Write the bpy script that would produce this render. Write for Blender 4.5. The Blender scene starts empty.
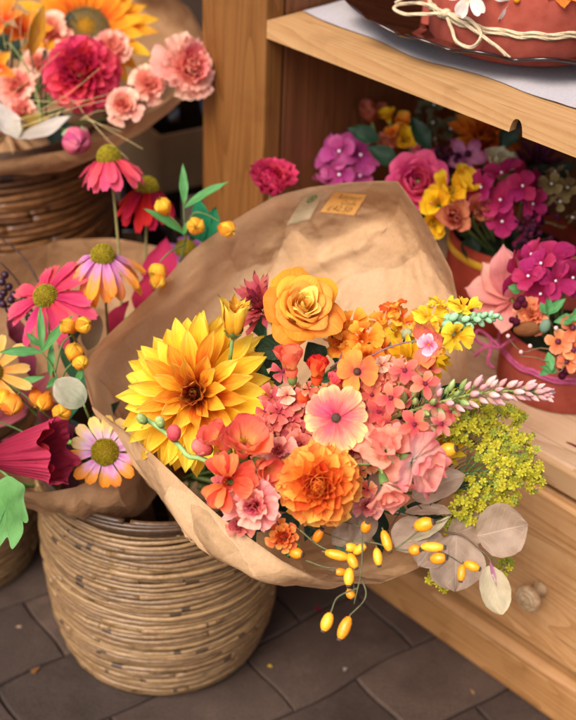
import bpy, math, random
from mathutils import Vector, Matrix, noise
from mathutils.bvhtree import BVHTree
R = random.Random(11)
PI = math.pi
sc = bpy.context.scene
COL = sc.collection
rad = math.radians

# ------------------------------------------------------------------ camera
PITCH, ROLL, FPX, CH = rad(33), rad(2.3), 1250.0, 1.19
CAM = Vector((0, 0, CH))
FW = Vector((0, math.cos(PITCH), -math.sin(PITCH)))
U0 = Vector((0, math.sin(PITCH), math.cos(PITCH)))
R0 = Vector((1, 0, 0))
RT = math.cos(ROLL) * R0 + math.sin(ROLL) * U0
UP = -math.sin(ROLL) * R0 + math.cos(ROLL) * U0

def ray(x, y): return FW + (x - 288) / FPX * RT - (y - 360) / FPX * UP
def at(x, y, d): return CAM + d * ray(x, y)
def face(dx, dy, dz=1.0): return (dx * RT + dy * UP - dz * FW).normalized()

def frame(loc, z, twist=0.0):
    z = z.normalized()
    x = (RT - z * RT.dot(z)).normalized()
    y = z.cross(x)
    m = Matrix((x, y, z)).transposed().to_4x4()
    return Matrix.Translation(loc) @ m @ Matrix.Rotation(twist, 4, 'Z')

cam = bpy.data.cameras.new('camera')
camo = bpy.data.objects.new('camera', cam); COL.objects.link(camo)
m = Matrix((RT, UP, -FW)).transposed().to_4x4()
camo.matrix_world = Matrix.Translation(CAM) @ m
cam.sensor_fit = 'VERTICAL'; cam.sensor_height = 36; cam.sensor_width = 36 * .8
cam.lens = 36 * FPX / 720
cam.clip_start = .05; cam.clip_end = 200
cam.dof.use_dof = True; cam.dof.focus_distance = 1.215; cam.dof.aperture_fstop = 4.1
sc.camera = camo

# ------------------------------------------------------------------ materials
def hexc(h):
    c = [int(h[i:i + 2], 16) / 255 for i in (0, 2, 4)]
    return tuple(((v / 12.92) if v <= .04045 else ((v + .055) / 1.055) ** 2.4) for v in c) + (1,)

class NT:
    def __init__(s, name):
        s.m = bpy.data.materials.new(name); s.m.use_nodes = True
        s.t = s.m.node_tree; s.t.nodes.clear()
        s.out = s.t.nodes.new('ShaderNodeOutputMaterial')
    def n(s, typ, **kw):
        o = s.t.nodes.new(typ)
        for k, v in kw.items():
            if k.startswith('_'): setattr(o, k[1:], v)
            else:
                kk = int(k[1:]) if k[0] == 'i' and k[1:].isdigit() else k.replace('__', ' ')
                if hasattr(v, 'is_output'): s.t.links.new(v, o.inputs[kk])
                else: o.inputs[kk].default_value = v
        return o
    def ramp(s, fac, stops, interp='LINEAR'):
        o = s.t.nodes.new('ShaderNodeValToRGB'); o.color_ramp.interpolation = interp
        e = o.color_ramp.elements
        while len(e) < len(stops): e.new(.5)
        for i, (p, c) in enumerate(stops):
            e[i].position = p; e[i].color = hexc(c) if isinstance(c, str) else (c, c, c, 1)
        s.t.links.new(fac, o.inputs[0]); return o.outputs[0]
    def math(s, op, a, b=None, c=None, clamp=False):
        o = s.t.nodes.new('ShaderNodeMath'); o.operation = op; o.use_clamp = clamp
        for i, v in enumerate((a, b, c)):
            if v is None: continue
            if hasattr(v, 'is_output'): s.t.links.new(v, o.inputs[i])
            else: o.inputs[i].default_value = v
        return o.outputs[0]
    def mix(s, fac, a, b, typ='MIX'):
        o = s.t.nodes.new('ShaderNodeMix'); o.data_type = 'RGBA'; o.blend_type = typ
        for i, v in ((0, fac), (6, a), (7, b)):
            if hasattr(v, 'is_output'): s.t.links.new(v, o.inputs[i])
            else: o.inputs[i].default_value = hexc(v) if isinstance(v, str) else v
        return o.outputs[2]
    def done(s, col, rough=.6, trans=0.0, bump=None, bstr=.2, bdist=.002, spec=.3, **kw):
        p = s.n('ShaderNodeBsdfPrincipled')
        if hasattr(col, 'is_output'): s.t.links.new(col, p.inputs['Base Color'])
        else: p.inputs['Base Color'].default_value = hexc(col)
        if hasattr(rough, 'is_output'): s.t.links.new(rough, p.inputs['Roughness'])
        else: p.inputs['Roughness'].default_value = rough
        p.inputs['Specular IOR Level'].default_value = spec
        for k, v in kw.items(): p.inputs[k.replace('__', ' ')].default_value = v
        nrm = None
        if bump is not None:
            b = s.n('ShaderNodeBump', Strength=bstr, Distance=bdist, Height=bump)
            s.t.links.new(b.outputs[0], p.inputs['Normal'])
        sh = p.outputs[0]
        if trans > 0:
            t = s.n('ShaderNodeBsdfTranslucent')
            if hasattr(col, 'is_output'): s.t.links.new(col, t.inputs[0])
            else: t.inputs[0].default_value = hexc(col)
            x = s.n('ShaderNodeMixShader', i0=trans, i1=sh, i2=t.outputs[0]); sh = x.outputs[0]
        s.t.links.new(sh, s.out.inputs[0])
        return s.m

_pm = {}
def petal_mat(*stops, streak=.32, var=.16, trans=.42, rough=.8, fine=16.0, edge=.35):
    """petal cloth: pigment runs base -> tip, printed streaks along the petal, a little difference petal to petal"""
    key = (stops, streak, var, trans, fine, edge)
    if key in _pm: return _pm[key]
    if len(stops) == 1: stops = (stops[0], stops[0])
    st = [(i / (len(stops) - 1), c) for i, c in enumerate(stops)] if isinstance(stops[0], str) else list(stops)
    k = NT('petal cloth')
    uv = k.n('ShaderNodeUVMap', _uv_map='UVMap'); rv = k.n('ShaderNodeUVMap', _uv_map='Rnd')
    s = k.n('ShaderNodeSeparateXYZ', Vector=uv.outputs[0]); r = k.n('ShaderNodeSeparateXYZ', Vector=rv.outputs[0])
    co = k.n('ShaderNodeCombineXYZ', X=k.math('MULTIPLY', s.outputs[0], fine), Y=k.math('MULTIPLY', s.outputs[1], 1.6),
             Z=k.math('MULTIPLY', r.outputs[0], 37.0))
    no = k.n('ShaderNodeTexNoise', Vector=co.outputs[0], Scale=1.0, Detail=3.0, Roughness=.6)
    v = k.math('ADD', s.outputs[1], k.math('MULTIPLY', k.math('SUBTRACT', no.outputs[0], .5), .5))
    au = k.math('ABSOLUTE', k.math('SUBTRACT', s.outputs[0], .5))
    v = k.math('ADD', v, k.math('MULTIPLY', k.math('SUBTRACT', au, .25), edge))
    v = k.math('ADD', v, k.math('MULTIPLY', k.math('SUBTRACT', r.outputs[0], .5), .25), clamp=True)
    c = k.ramp(v, st, 'EASE')
    val = k.math('ADD', 1 - streak * .5 - var * .5, k.math('ADD', k.math('MULTIPLY', no.outputs[0], streak), k.math('MULTIPLY', r.outputs[0], var)))
    hue = k.math('ADD', .5 - .012, k.math('MULTIPLY', r.outputs[0], .024))
    h = k.n('ShaderNodeHueSaturation', Hue=hue, Saturation=1.0, Value=val, Fac=1.0, Color=c)
    co2 = k.n('ShaderNodeCombineXYZ', X=k.math('MULTIPLY', s.outputs[0], fine * 2.2), Y=k.math('MULTIPLY', s.outputs[1], 5.0), Z=r.outputs[0])
    n2 = k.n('ShaderNodeTexNoise', Vector=co2.outputs[0], Scale=1.0, Detail=2.0)
    tco = k.n('ShaderNodeTexCoord'); fl_ = k.n('ShaderNodeTexNoise', Vector=tco.outputs['Object'], Scale=1400.0, Detail=2.0)
    val = k.math('MULTIPLY', val, k.math('ADD', .9, k.math('MULTIPLY', fl_.outputs[0], .2)))
    fk = k.n('ShaderNodeTexNoise', Vector=k.n('ShaderNodeCombineXYZ', X=k.math('MULTIPLY', s.outputs[0], 5.0), Y=k.math('MULTIPLY', s.outputs[1], 7.0), Z=k.math('MULTIPLY', r.outputs[0], 71.0)).outputs[0], Scale=1.0, Detail=4.0, Roughness=.7)
    val = k.math('MULTIPLY', val, k.ramp(fk.outputs[0], [(.60, 1.0), (.74, .78)]))
    h = k.n('ShaderNodeHueSaturation', Hue=hue, Saturation=1.0, Value=val, Fac=1.0, Color=c)
    _pm[key] = k.done(h.outputs[0], rough, trans, k.math('ADD', n2.outputs[0], k.math('MULTIPLY', fl_.outputs[0], .35)), .7, .0013, .14)
    return _pm[key]

def flat_mat(c1, c2=None, scale=60.0, rough=.6, trans=0.0, bstr=.3, bd=.001, spec=.3, **kw):
    key = ('f', c1, c2, scale, rough, trans, spec, tuple(kw.items()))
    if key in _pm: return _pm[key]
    k = NT('surface')
    tc = k.n('ShaderNodeTexCoord')
    no = k.n('ShaderNodeTexNoise', Vector=tc.outputs['Object'], Scale=scale, Detail=5.0, Roughness=.6)
    col = k.ramp(no.outputs[0], [(.3, c1), (.7, c2 or c1)])
    n2 = k.n('ShaderNodeTexNoise', Vector=tc.outputs['Object'], Scale=scale * 6, Detail=2.0)
    _pm[key] = k.done(col, rough, trans, n2.outputs[0], bstr, bd, spec, **kw)
    return _pm[key]

def wood_mat(light, mid, dark, axis='X', seed=0.0, knots=True, rough=.5):
    k = NT('pine wood')
    tc = k.n('ShaderNodeTexCoord')
    sc3 = {'X': (1.0, 9, 9), 'Y': (9, 1.0, 9), 'Z': (9, 9, 1.0)}[axis]
    mp = k.n('ShaderNodeMapping', Vector=tc.outputs['Object'], Scale=sc3, Location=(seed, seed * 1.7, seed * .6))
    n0 = k.n('ShaderNodeTexNoise', Vector=mp.outputs[0], Scale=.9, Detail=2.0)
    dis = k.n('ShaderNodeVectorMath', _operation='MULTIPLY_ADD', i0=n0.outputs[1], i1=(.55, .55, .55), i2=mp.outputs[0])
    vo = k.n('ShaderNodeTexVoronoi', Vector=k.n('ShaderNodeMapping', Vector=tc.outputs['Object'], Scale=tuple(.42 * x if x == 1 else .5 * x for x in sc3), Location=(seed * 3, seed, seed)).outputs[0], Scale=2.2, Randomness=1.0)
    kd = vo.outputs['Distance']
    knot = k.math('SMOOTH_MIN', kd, .35, .2)
    w = k.n('ShaderNodeTexNoise', Vector=k.n('ShaderNodeVectorMath', _operation='MULTIPLY_ADD', i0=dis.outputs[0], i1=(1, 1, 1), i2=k.n('ShaderNodeCombineXYZ', X=k.math('MULTIPLY', knot, 4.0 if knots else 0.0)).outputs[0]).outputs[0], Scale=1.5, Detail=1.0)
    ring = k.math('FRACT', k.math('MULTIPLY', w.outputs[0], 15.0))
    ring = k.math('MULTIPLY', k.math('POWER', ring, 2.0), .75)
    fs = {'X': (6, 260, 260), 'Y': (260, 6, 260), 'Z': (260, 260, 6)}[axis]
    fib = k.n('ShaderNodeTexNoise', Vector=k.n('ShaderNodeMapping', Vector=tc.outputs['Object'], Scale=fs).outputs[0], Scale=1.0, Detail=3.0)
    broad = k.n('ShaderNodeTexNoise', Vector=mp.outputs[0], Scale=.9, Detail=1.0)
    f = k.math('ADD', k.math('MULTIPLY', ring, .34), k.math('ADD', k.math('MULTIPLY', fib.outputs[0], .34), k.math('MULTIPLY', broad.outputs[0], .45)))
    c = k.ramp(f, [(.28, light), (.56, mid), (.86, dark)])
    sn = k.n('ShaderNodeTexNoise', Vector=tc.outputs['Object'], Scale=14.0, Detail=6.0, Roughness=.7)
    c = k.mix(k.ramp(sn.outputs[0], [(.5, 0.0), (.72, .45)]), c, dark)
    scr = k.n('ShaderNodeTexNoise', Vector=k.n('ShaderNodeMapping', Vector=tc.outputs['Object'], Scale={'X': (5, 400, 400), 'Y': (400, 5, 400), 'Z': (400, 400, 5)}[axis], Rotation=(.05, .04, .06)).outputs[0], Scale=1.0, Detail=1.0)
    c = k.mix(k.ramp(scr.outputs[0], [(.68, 0.0), (.74, .5)]), c, '4a2c16')
    if knots:
        kf = k.ramp(kd, [(.05, 1.0), (.10, .75), (.15, 0.0)])
        c = k.mix(kf, c, '3a1c0c')
    return k.done(c, rough, 0, k.math('ADD', fib.outputs[0], k.math('MULTIPLY', ring, -.4)), .25, .001, .3)

def kraft_mat(c1, c2, trans=.3, seed=0.0):
    k = NT('kraft paper')
    tc = k.n('ShaderNodeTexCoord'); uv = k.n('ShaderNodeUVMap', _uv_map='UVMap')
    s = k.n('ShaderNodeSeparateXYZ', Vector=uv.outputs[0])
    fib = k.n('ShaderNodeTexNoise', Vector=tc.outputs['Object'], Scale=420.0, Detail=4.0)
    blot = k.n('ShaderNodeTexNoise', Vector=tc.outputs['Object'], Scale=11.0, Detail=4.0)
    rib = k.n('ShaderNodeTexWave', Vector=k.n('ShaderNodeCombineXYZ', X=k.math('MULTIPLY', s.outputs[0], 1.0)).outputs[0], Scale=75.0, Distortion=.6)
    f = k.math('ADD', k.math('MULTIPLY', fib.outputs[0], .45), k.math('ADD', k.math('MULTIPLY', blot.outputs[0], .5), k.math('MULTIPLY', rib.outputs[0], .03)))
    c = k.ramp(f, [(.3, c1), (.72, c2)])
    d = k.n('ShaderNodeVectorMath', _operation='MULTIPLY_ADD', i0=blot.outputs[1], i1=(.05, .05, .05), i2=tc.outputs['Object'])
    v1 = k.n('ShaderNodeTexVoronoi', _feature='DISTANCE_TO_EDGE', Vector=d.outputs[0], Scale=9.0)
    v2 = k.n('ShaderNodeTexVoronoi', _feature='DISTANCE_TO_EDGE', Vector=d.outputs[0], Scale=41.0)
    b = k.math('ADD', k.math('MULTIPLY', k.math('MINIMUM', v1.outputs[0], .13), 1.2), k.math('ADD', k.math('MULTIPLY', k.math('MINIMUM', v2.outputs[0], .2), .12), k.math('MULTIPLY', fib.outputs[0], .03)))
    hs = k.math('MULTIPLY', b, .006)
    for S, A_ in ((9.0, .7), (21.0, .26)):
        v = k.n('ShaderNodeTexVoronoi', Vector=d.outputs[0], Scale=S)
        df = k.n('ShaderNodeVectorMath', _operation='SUBTRACT', i0=d.outputs[0], i1=v.outputs['Position'])
        tl = k.n('ShaderNodeVectorMath', _operation='SUBTRACT', i0=v.outputs['Color'], i1=(.5, .5, .5))
        dt = k.n('ShaderNodeVectorMath', _operation='DOT_PRODUCT', i0=df.outputs[0], i1=tl.outputs[0])
        hs = k.math('ADD', hs, k.math('MULTIPLY', dt.outputs['Value'], A_))
    return k.done(c, .58, trans, hs, 1.0, 1.0, .3)

def rattan_mat(dark, mid, light, grime=.5):
    k = NT('rattan')
    uv = k.n('ShaderNodeUVMap', _uv_map='UVMap'); rv = k.n('ShaderNodeUVMap', _uv_map='Rnd')
    s = k.n('ShaderNodeSeparateXYZ', Vector=uv.outputs[0]); r = k.n('ShaderNodeSeparateXYZ', Vector=rv.outputs[0])
    co = k.n('ShaderNodeCombineXYZ', X=k.math('MULTIPLY', s.outputs[0], 3.0), Y=k.math('MULTIPLY', s.outputs[1], 60.0), Z=k.math('MULTIPLY', r.outputs[0], 91.0))
    no = k.n('ShaderNodeTexNoise', Vector=co.outputs[0], Scale=1.0, Detail=4.0, Roughness=.65)
    spots = k.n('ShaderNodeTexNoise', Vector=k.n('ShaderNodeCombineXYZ', X=k.math('MULTIPLY', s.outputs[0], 1.0), Y=k.math('MULTIPLY', s.outputs[1], 22.0), Z=k.math('MULTIPLY', r.outputs[0], 55.0)).outputs[0], Scale=1.0, Detail=2.0)
    f = k.math('ADD', k.math('MULTIPLY', no.outputs[0], .65), k.math('MULTIPLY', r.outputs[0], .3))
    c = k.ramp(f, [(.22, dark), (.5, mid), (.85, light)])
    sp = k.ramp(spots.outputs[0], [(.62, 0.0), (.74, 1.0)])
    c = k.mix(k.math('MULTIPLY', sp, grime), c, '2a170b')
    node = k.math('LESS_THAN', k.math('ABSOLUTE', k.math('SUBTRACT', k.math('FRACT', k.math('ADD', k.math('MULTIPLY', s.outputs[1], 1.0), r.outputs[0])), .5)), .012)
    c = k.mix(k.math('MULTIPLY', node, .8), c, '22120a')
    return k.done(c, .36, 0, no.outputs[0], .4, .001, .45)

def leaf_mat(c1, c2, vein, trans=.2, n=7.0, slope=.55, vs=.5):
    """leaf blade with midrib and side veins drawn along its own length"""
    k = NT('leaf')
    uv = k.n('ShaderNodeUVMap', _uv_map='UVMap'); rv = k.n('ShaderNodeUVMap', _uv_map='Rnd')
    s = k.n('ShaderNodeSeparateXYZ', Vector=uv.outputs[0]); r = k.n('ShaderNodeSeparateXYZ', Vector=rv.outputs[0])
    a = k.math('ABSOLUTE', k.math('SUBTRACT', s.outputs[0], .5))
    no = k.n('ShaderNodeTexNoise', Vector=k.n('ShaderNodeCombineXYZ', X=k.math('MULTIPLY', s.outputs[0], 5.0), Y=k.math('MULTIPLY', s.outputs[1], 4.0), Z=k.math('MULTIPLY', r.outputs[0], 31.0)).outputs[0], Scale=1.0, Detail=5.0)
    fr = k.math('FRACT', k.math('ADD', k.math('MULTIPLY', k.math('SUBTRACT', s.outputs[1], k.math('MULTIPLY', a, slope)), n), k.math('MULTIPLY', no.outputs[0], .5)))
    side = k.ramp(k.math('ABSOLUTE', k.math('SUBTRACT', fr, .5)), [(.0, 1.0), (.09, 0.0)])
    mid = k.ramp(a, [(.006, 1.0), (.022, 0.0)])
    v = k.math('MAXIMUM', k.math('MULTIPLY', side, .6), mid)
    base = k.ramp(k.math('ADD', no.outputs[0], k.math('MULTIPLY', k.math('SUBTRACT', r.outputs[0], .5), .2)), [(.3, c1), (.7, c2)])
    c = k.mix(k.math('MULTIPLY', v, vs), base, vein)
    return k.done(c, .5, trans, k.math('ADD', k.math('MULTIPLY', v, .6), k.math('MULTIPLY', no.outputs[0], .5)), .35, .0015, .35)

GREEN = petal_mat('4c6a34', '6d8f4a', trans=.15); STEMG = flat_mat('4e6b33', '7a9150', 90)
DKSTEM = flat_mat('2c1a14', '4a2f22', 120); BRSTEM = flat_mat('5b4a34', '7c6a48', 90)
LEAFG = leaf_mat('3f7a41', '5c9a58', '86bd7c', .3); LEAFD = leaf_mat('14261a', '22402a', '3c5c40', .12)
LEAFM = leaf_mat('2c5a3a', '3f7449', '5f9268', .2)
BEIGE = leaf_mat('a28872', 'ba9f88', 'd0b8a2', .45, 6.0, .8, .5)
BEIGE2 = leaf_mat('c0ae8c', 'd0c09c', 'e0d4b8', .4, 8.0, .7, .4)

# ------------------------------------------------------------------ mesh builder
class MB:
    def __init__(s): s.v = []; s.f = []; s.uv = []; s.rv = []; s.mi = []
    def grid(s, P, rnd=0.0, frac=0.0, mi=0, M=None, closed=False, uvs=None):
        b = len(s.v); nj = len(P); ni = len(P[0])
        for row in P:
            for p in row: s.v.append(M @ p if M is not None else p)
        for j in range(nj - 1):
            for i in range(ni if closed else ni - 1):
                i2 = (i + 1) % ni
                s.f.append((b + j * ni + i, b + j * ni + i2, b + (j + 1) * ni + i2, b + (j + 1) * ni + i))
                du = 1.0 / (ni if closed else ni - 1); dv = 1.0 / (nj - 1)
                q = ((i * du, j * dv), ((i + 1) * du, j * dv), ((i + 1) * du, (j + 1) * dv), (i * du, (j + 1) * dv))
                if uvs: q = [uvs(*t) for t in q]
                s.uv.extend(q); s.rv.extend(((rnd, frac),) * 4); s.mi.append(mi)
    def tube(s, pts, r, sides=6, mi=0, rnd=0.0, taper=None, cap=True, M=None):
        if M is not None: pts = [M @ p for p in pts]
        n = len(pts); P = []; prev = None
        for j, p in enumerate(pts):
            t = (pts[min(j + 1, n - 1)] - pts[max(j - 1, 0)])
            t = t.normalized() if t.length > 1e-9 else Vector((0, 0, 1))
            a = prev if prev is not None else (Vector((0, 0, 1)) if abs(t.z) < .9 else Vector((1, 0, 0)))
            x = (a - t * a.dot(t))
            x = x.normalized() if x.length > 1e-6 else t.orthogonal().normalized()
            prev = x; y = t.cross(x)
            rr = r(j / (n - 1)) if callable(r) else (r if taper is None else r + (taper - r) * j / (n - 1))
            P.append([p + (x * math.cos(2 * PI * i / sides) + y * math.sin(2 * PI * i / sides)) * rr for i in range(sides)])
        if cap:
            P.insert(0, [pts[0].copy() for _ in range(sides)]); P.append([pts[-1].copy() for _ in range(sides)])
        s.grid(P, rnd, 0, mi, None, True)
    def revolve(s, prof, n=24, M=None, mi=0, rnd=0.0, wob=None):
        P = []
        for (r, z) in prof:
            P.append([Vector((r * math.cos(2 * PI * i / n), r * math.sin(2 * PI * i / n), z)) for i in range(n)])
        if wob: P = [[wob(p) for p in row] for row in P]
        s.grid(P, rnd, 0, mi, M, True)
    def box(s, a, b, M=None, mi=0, rnd=0.0):
        x0, y0, z0 = a; x1, y1, z1 = b
        c = [Vector(p) for p in ((x0, y0, z0), (x1, y0, z0), (x1, y1, z0), (x0, y1, z0), (x0, y0, z1), (x1, y0, z1), (x1, y1, z1), (x0, y1, z1))]
        k = len(s.v); s.v.extend([M @ p for p in c] if M is not None else c)
        for q in ((0, 3, 2, 1), (4, 5, 6, 7), (0, 1, 5, 4), (1, 2, 6, 5), (2, 3, 7, 6), (3, 0, 4, 7)):
            s.f.append(tuple(k + i for i in q)); s.uv.extend(((0, 0), (1, 0), (1, 1), (0, 1))); s.rv.extend(((rnd, 0),) * 4); s.mi.append(mi)
    def poly(s, pts, mi=0, rnd=0.0):
        k = len(s.v); s.v.extend(pts); s.f.append(tuple(range(k, k + len(pts))))
        s.uv.extend(((0, 0),) * len(pts)); s.rv.extend(((rnd, 0),) * len(pts)); s.mi.append(mi)
    def build(s, name, mats, parent=None, smooth=True, bevel=0.0, matrix=None):
        me = bpy.data.meshes.new(name)
        me.from_pydata([tuple(p) for p in s.v], [], s.f)
        for nm, dat in (('UVMap', s.uv), ('Rnd', s.rv)):
            l = me.uv_layers.new(name=nm)
            l.data.foreach_set('uv', [c for t in dat for c in t])
        for mm in (mats if isinstance(mats, (list, tuple)) else [mats]): me.materials.append(mm)
        me.polygons.foreach_set('material_index', s.mi)
        me.polygons.foreach_set('use_smooth', [smooth] * len(s.f))
        me.update()
        o = bpy.data.objects.new(name, me); COL.objects.link(o)
        if parent is not None: o.parent = parent
        if matrix is not None: o.matrix_world = matrix
        if bevel:
            b = o.modifiers.new('bevel', 'BEVEL'); b.width = bevel; b.segments = 2; b.limit_method = 'ANGLE'
            o.data.polygons.foreach_set('use_smooth', [False] * len(s.f))
        return o

def tag(o, label=None, cat=None, group=None, kind=None):
    if label: o['label'] = label
    if cat: o['category'] = cat
    if group: o['group'] = group
    if kind: o['kind'] = kind
    return o

def thing(name, label, cat, M, group=None):
    o = bpy.data.objects.new(name, None); COL.objects.link(o)
    o.empty_display_size = .01
    o.matrix_world = M if isinstance(M, Matrix) else Matrix.Translation(M)
    return tag(o, label, cat, group)

def interp(tab, t):
    if t <= tab[0][0]: return tab[0][1]
    for (a, x), (b, y) in zip(tab, tab[1:]):
        if t <= b:
            u = (t - a) / (b - a); u = u * u * (3 - 2 * u) * .5 + u * .5
            return x + (y - x) * u
    return tab[-1][1]

def catmull(pts, n, closed=False):
    out = []; k = len(pts)
    for j in range(n):
        t = j / n * k if closed else j / (n - 1) * (k - 1)
        i = int(math.floor(t)); u = t - i
        if not closed and i >= k - 1: i, u = k - 2, 1.0
        g = (lambda q: pts[q % k]) if closed else (lambda q: pts[max(0, min(k - 1, q))])
        a, b, c, d = g(i - 1), g(i), g(i + 1), g(i + 2)
        out.append(.5 * ((2 * b) + (c - a) * u + (2 * a - 5 * b + 4 * c - d) * u * u + (3 * b - a - 3 * c + d) * u ** 3))
    return out

PROF = {
    'dahlia': [(0, .3), (.3, .75), (.55, 1), (.75, .92), (.9, .5), (1, .02)],
    'plume': [(0, .35), (.25, .7), (.5, .97), (.68, 1), (.82, .72), (.93, .33), (1, .03)],
    'round': [(0, .25), (.3, .7), (.6, 1), (.85, .93), (.95, .7), (1, .42)],
    'strap': [(0, .35), (.2, .65), (.5, .95), (.8, 1), (.93, .82), (1, .5)],
    'cosmos': [(0, .2), (.25, .55), (.6, .95), (.82, 1), (.94, .88), (1, .66)],
    'oval': [(0, .25), (.25, .75), (.5, 1), (.75, .85), (.92, .45), (1, .08)],
    'fan': [(0, .12), (.3, .4), (.6, .78), (.85, 1), (1, .95)],
    'leaf': [(0, .06), (.15, .5), (.4, 1), (.65, .8), (.85, .36), (1, 0)],
    'lance': [(0, .15), (.2, .7), (.45, 1), (.7, .75), (.88, .35), (1, 0)],
    'disc': [(0, .08), (.06, .42), (.2, .78), (.4, .98), (.55, 1), (.75, .86), (.9, .55), (1, .1)],
    'quill': [(0, .5), (.5, .85), (.8, 1), (.93, .7), (1, .05)],
    'drop': [(0, .08), (.12, .45), (.35, .8), (.6, 1), (.8, .85), (.93, .5), (1, .08)],
}

def petal(L, W, prof='round', bend=0.0, cup=.15, ruf=0.0, rk=3.0, rnd=.1, notch=0.0, curl=0.0, nu=6, nv=8, twist=0.0, rib=0.0, rb=7, ser=0.0):
    tab = PROF[prof]; P = []; x = z = 0.0; ph = R.random() * 6.28; sd = R.random() * 50; k1 = 2.2; wl = max(W, L * .3)
    for j in range(nv + 1):
        t = j / nv; a = bend * t + curl * t ** 4
        if j: x += math.cos(a) * L / nv; z -= math.sin(a) * L / nv
        w = interp(tab, t); row = []
        for i in range(nu + 1):
            s = -1 + 2 * i / nu
            off = cup * W * .5 * w * s * s + ruf * W * math.sin(rk * PI * s + ph + t * 2) * t * t * (.4 + .6 * abs(s)) + rib * W * math.cos(rb * PI * s) * min(1, t * 2) * w
            off += wl * .11 * noise.noise(Vector((t * k1 * L / wl, s * 1.3, sd))) * min(1, t * 3) + wl * .035 * noise.noise(Vector((t * 5 * L / wl, s * 3.2, sd + 9)))
            y = s * W * .5 * w * (1 + .12 * noise.noise(Vector((t * 3, sd, s))))
            sh = -rnd * L * s * s * t ** 3 - notch * L * max(0, 1 - abs(s) * 1.6) * t ** 8 + ser * L * math.sin(9 * s + ph) * t ** 5
            tw = twist * t
            y2 = y * math.cos(tw) - off * math.sin(tw); o2 = y * math.sin(tw) + off * math.cos(tw)
            row.append(Vector((x + math.sin(a) * o2 + math.cos(a) * sh, y2, z + math.cos(a) * o2 - math.sin(a) * sh)))
        P.append(row)
    return P

def PM(phi, r0, z0, el): return Matrix.Rotation(phi, 4, 'Z') @ Matrix.Translation((r0, 0, z0)) @ Matrix.Rotation(-el, 4, 'Y')

def lerp(a, b, t): return a + (b - a) * t

def rosette(root, M, N, Rr, mats, L=(.25, .9), el=(85, -5), W=(.5, .42), r0=(.02, .12), z0=(.1, 0), elp=1.0, lp=1.0, prof='dahlia', bend=(-.6, .35),
            cup=(.7, .35), parts=True, jit=.12, mfun=None, name='corolla', nu=5, nv=7, ruf=0.0, rnd=.08, curl=0.0, ser=0.0, notch=0.0, pname='petal'):
    """petals round a centre in golden-angle order; f runs 0 centre .. 1 outside"""
    mb = MB() if not parts else None
    for k in range(N):
        f = (k + .5) / N; fl = f ** lp
        l = Rr * lerp(L[0], L[1], fl) * R.uniform(1 - jit, 1 + jit)
        e = rad(lerp(el[0], el[1], f ** elp) + R.uniform(-6, 6))
        g = petal(l, l * lerp(W[0], W[1], f) * R.uniform(.92, 1.08), prof, lerp(bend[0], bend[1], f) + R.uniform(-.15, .15), lerp(cup[0], cup[1], f), ruf, 3.0, rnd, notch, curl, nu, nv, R.uniform(-.2, .2), 0, 7, ser)
        mi = mfun(f) if mfun else min(len(mats) - 1, int(f * len(mats)))
        T = M @ PM(k * 2.39996 + R.uniform(-.15, .15), Rr * lerp(r0[0], r0[1], f), Rr * lerp(z0[0], z0[1], f), e)
        if parts:
            q = MB(); q.grid(g, R.random(), f, 0, T); q.build(pname, mats[mi], root)
        else: mb.grid(g, R.random(), f, mi, T)
    if not parts: mb.build(name, mats, root)

def rays(root, M, n, L, W, r0, mats, el=0, bend=.2, prof='strap', cup=.1, parts=True, z0=0, jit=.1, ph=0.0, name='ray_floret_ring', notch=.05, rnd=.05, ruf=.02, rib=.0, nu=6, nv=8, arc=None, tw=.2, eljit=6, mb=None, mi=0, elf=None):
    own = mb is None and not parts
    if own: mb = MB()
    for k in range(n):
        phi = ph + 2 * PI * (k + R.uniform(-.2, .2)) / n
        e = el + R.uniform(-eljit, eljit) + (elf(phi) if elf else 0)
        g = petal(L * R.uniform(1 - jit, 1 + jit), W * R.uniform(.9, 1.1), prof, bend + R.uniform(-.12, .12), cup, ruf, 2.5, rnd, notch, 0, nu, nv, R.uniform(-tw, tw), rib, 5)
        T = M @ PM(phi, r0, z0, rad(e))
        if parts:
            q = MB(); q.grid(g, R.random(), 0, 0, T); q.build('petal', R.choice(mats) if isinstance(mats, list) else mats, root)
        else: mb.grid(g, R.random(), 0, mi, T)
    if own: mb.build(name, mats, root)

def cone_disc(root, M, r, h, mat, n=150, name='disc', spike=.16, sz=.13):
    """seed head: a dome set with small blunt spikes in a spiral"""
    mb = MB()
    prof = [(r * math.cos(a), h * math.sin(a)) for a in [x * PI / 2 / 7 for x in range(-2, 8)]]
    prof[-1] = (0.0, h); mb.revolve(prof, 20, M)
    for k in range(n):
        f = (k + .5) / n; th = math.acos(1 - f * 1.05) if f < .95 else math.acos(0)
        ph = k * 2.39996; nx = Vector((math.sin(th) * math.cos(ph), math.sin(th) * math.sin(ph), math.cos(th)))
        p = Vector((nx.x * r, nx.y * r, nx.z * h)); nn = Vector((nx.x / r, nx.y / r, nx.z / h)).normalized()
        x = nn.orthogonal().normalized(); y = nn.cross(x); s = r * sz
        P = [[p + (x * math.cos(i * PI / 2) + y * math.sin(i * PI / 2)) * s * q + nn * (r * spike * t) for i in range(4)] for q, t in ((1, 0), (.75, .6), (.1, 1.0))]
        mb.grid(P, R.random(), f, 0, M, True)
    return mb.build(name, mat, root)

def bez(a, b, c, n=12): return [a * (1 - t) ** 2 + b * 2 * t * (1 - t) + c * t * t for t in [i / (n - 1) for i in range(n)]]

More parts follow.
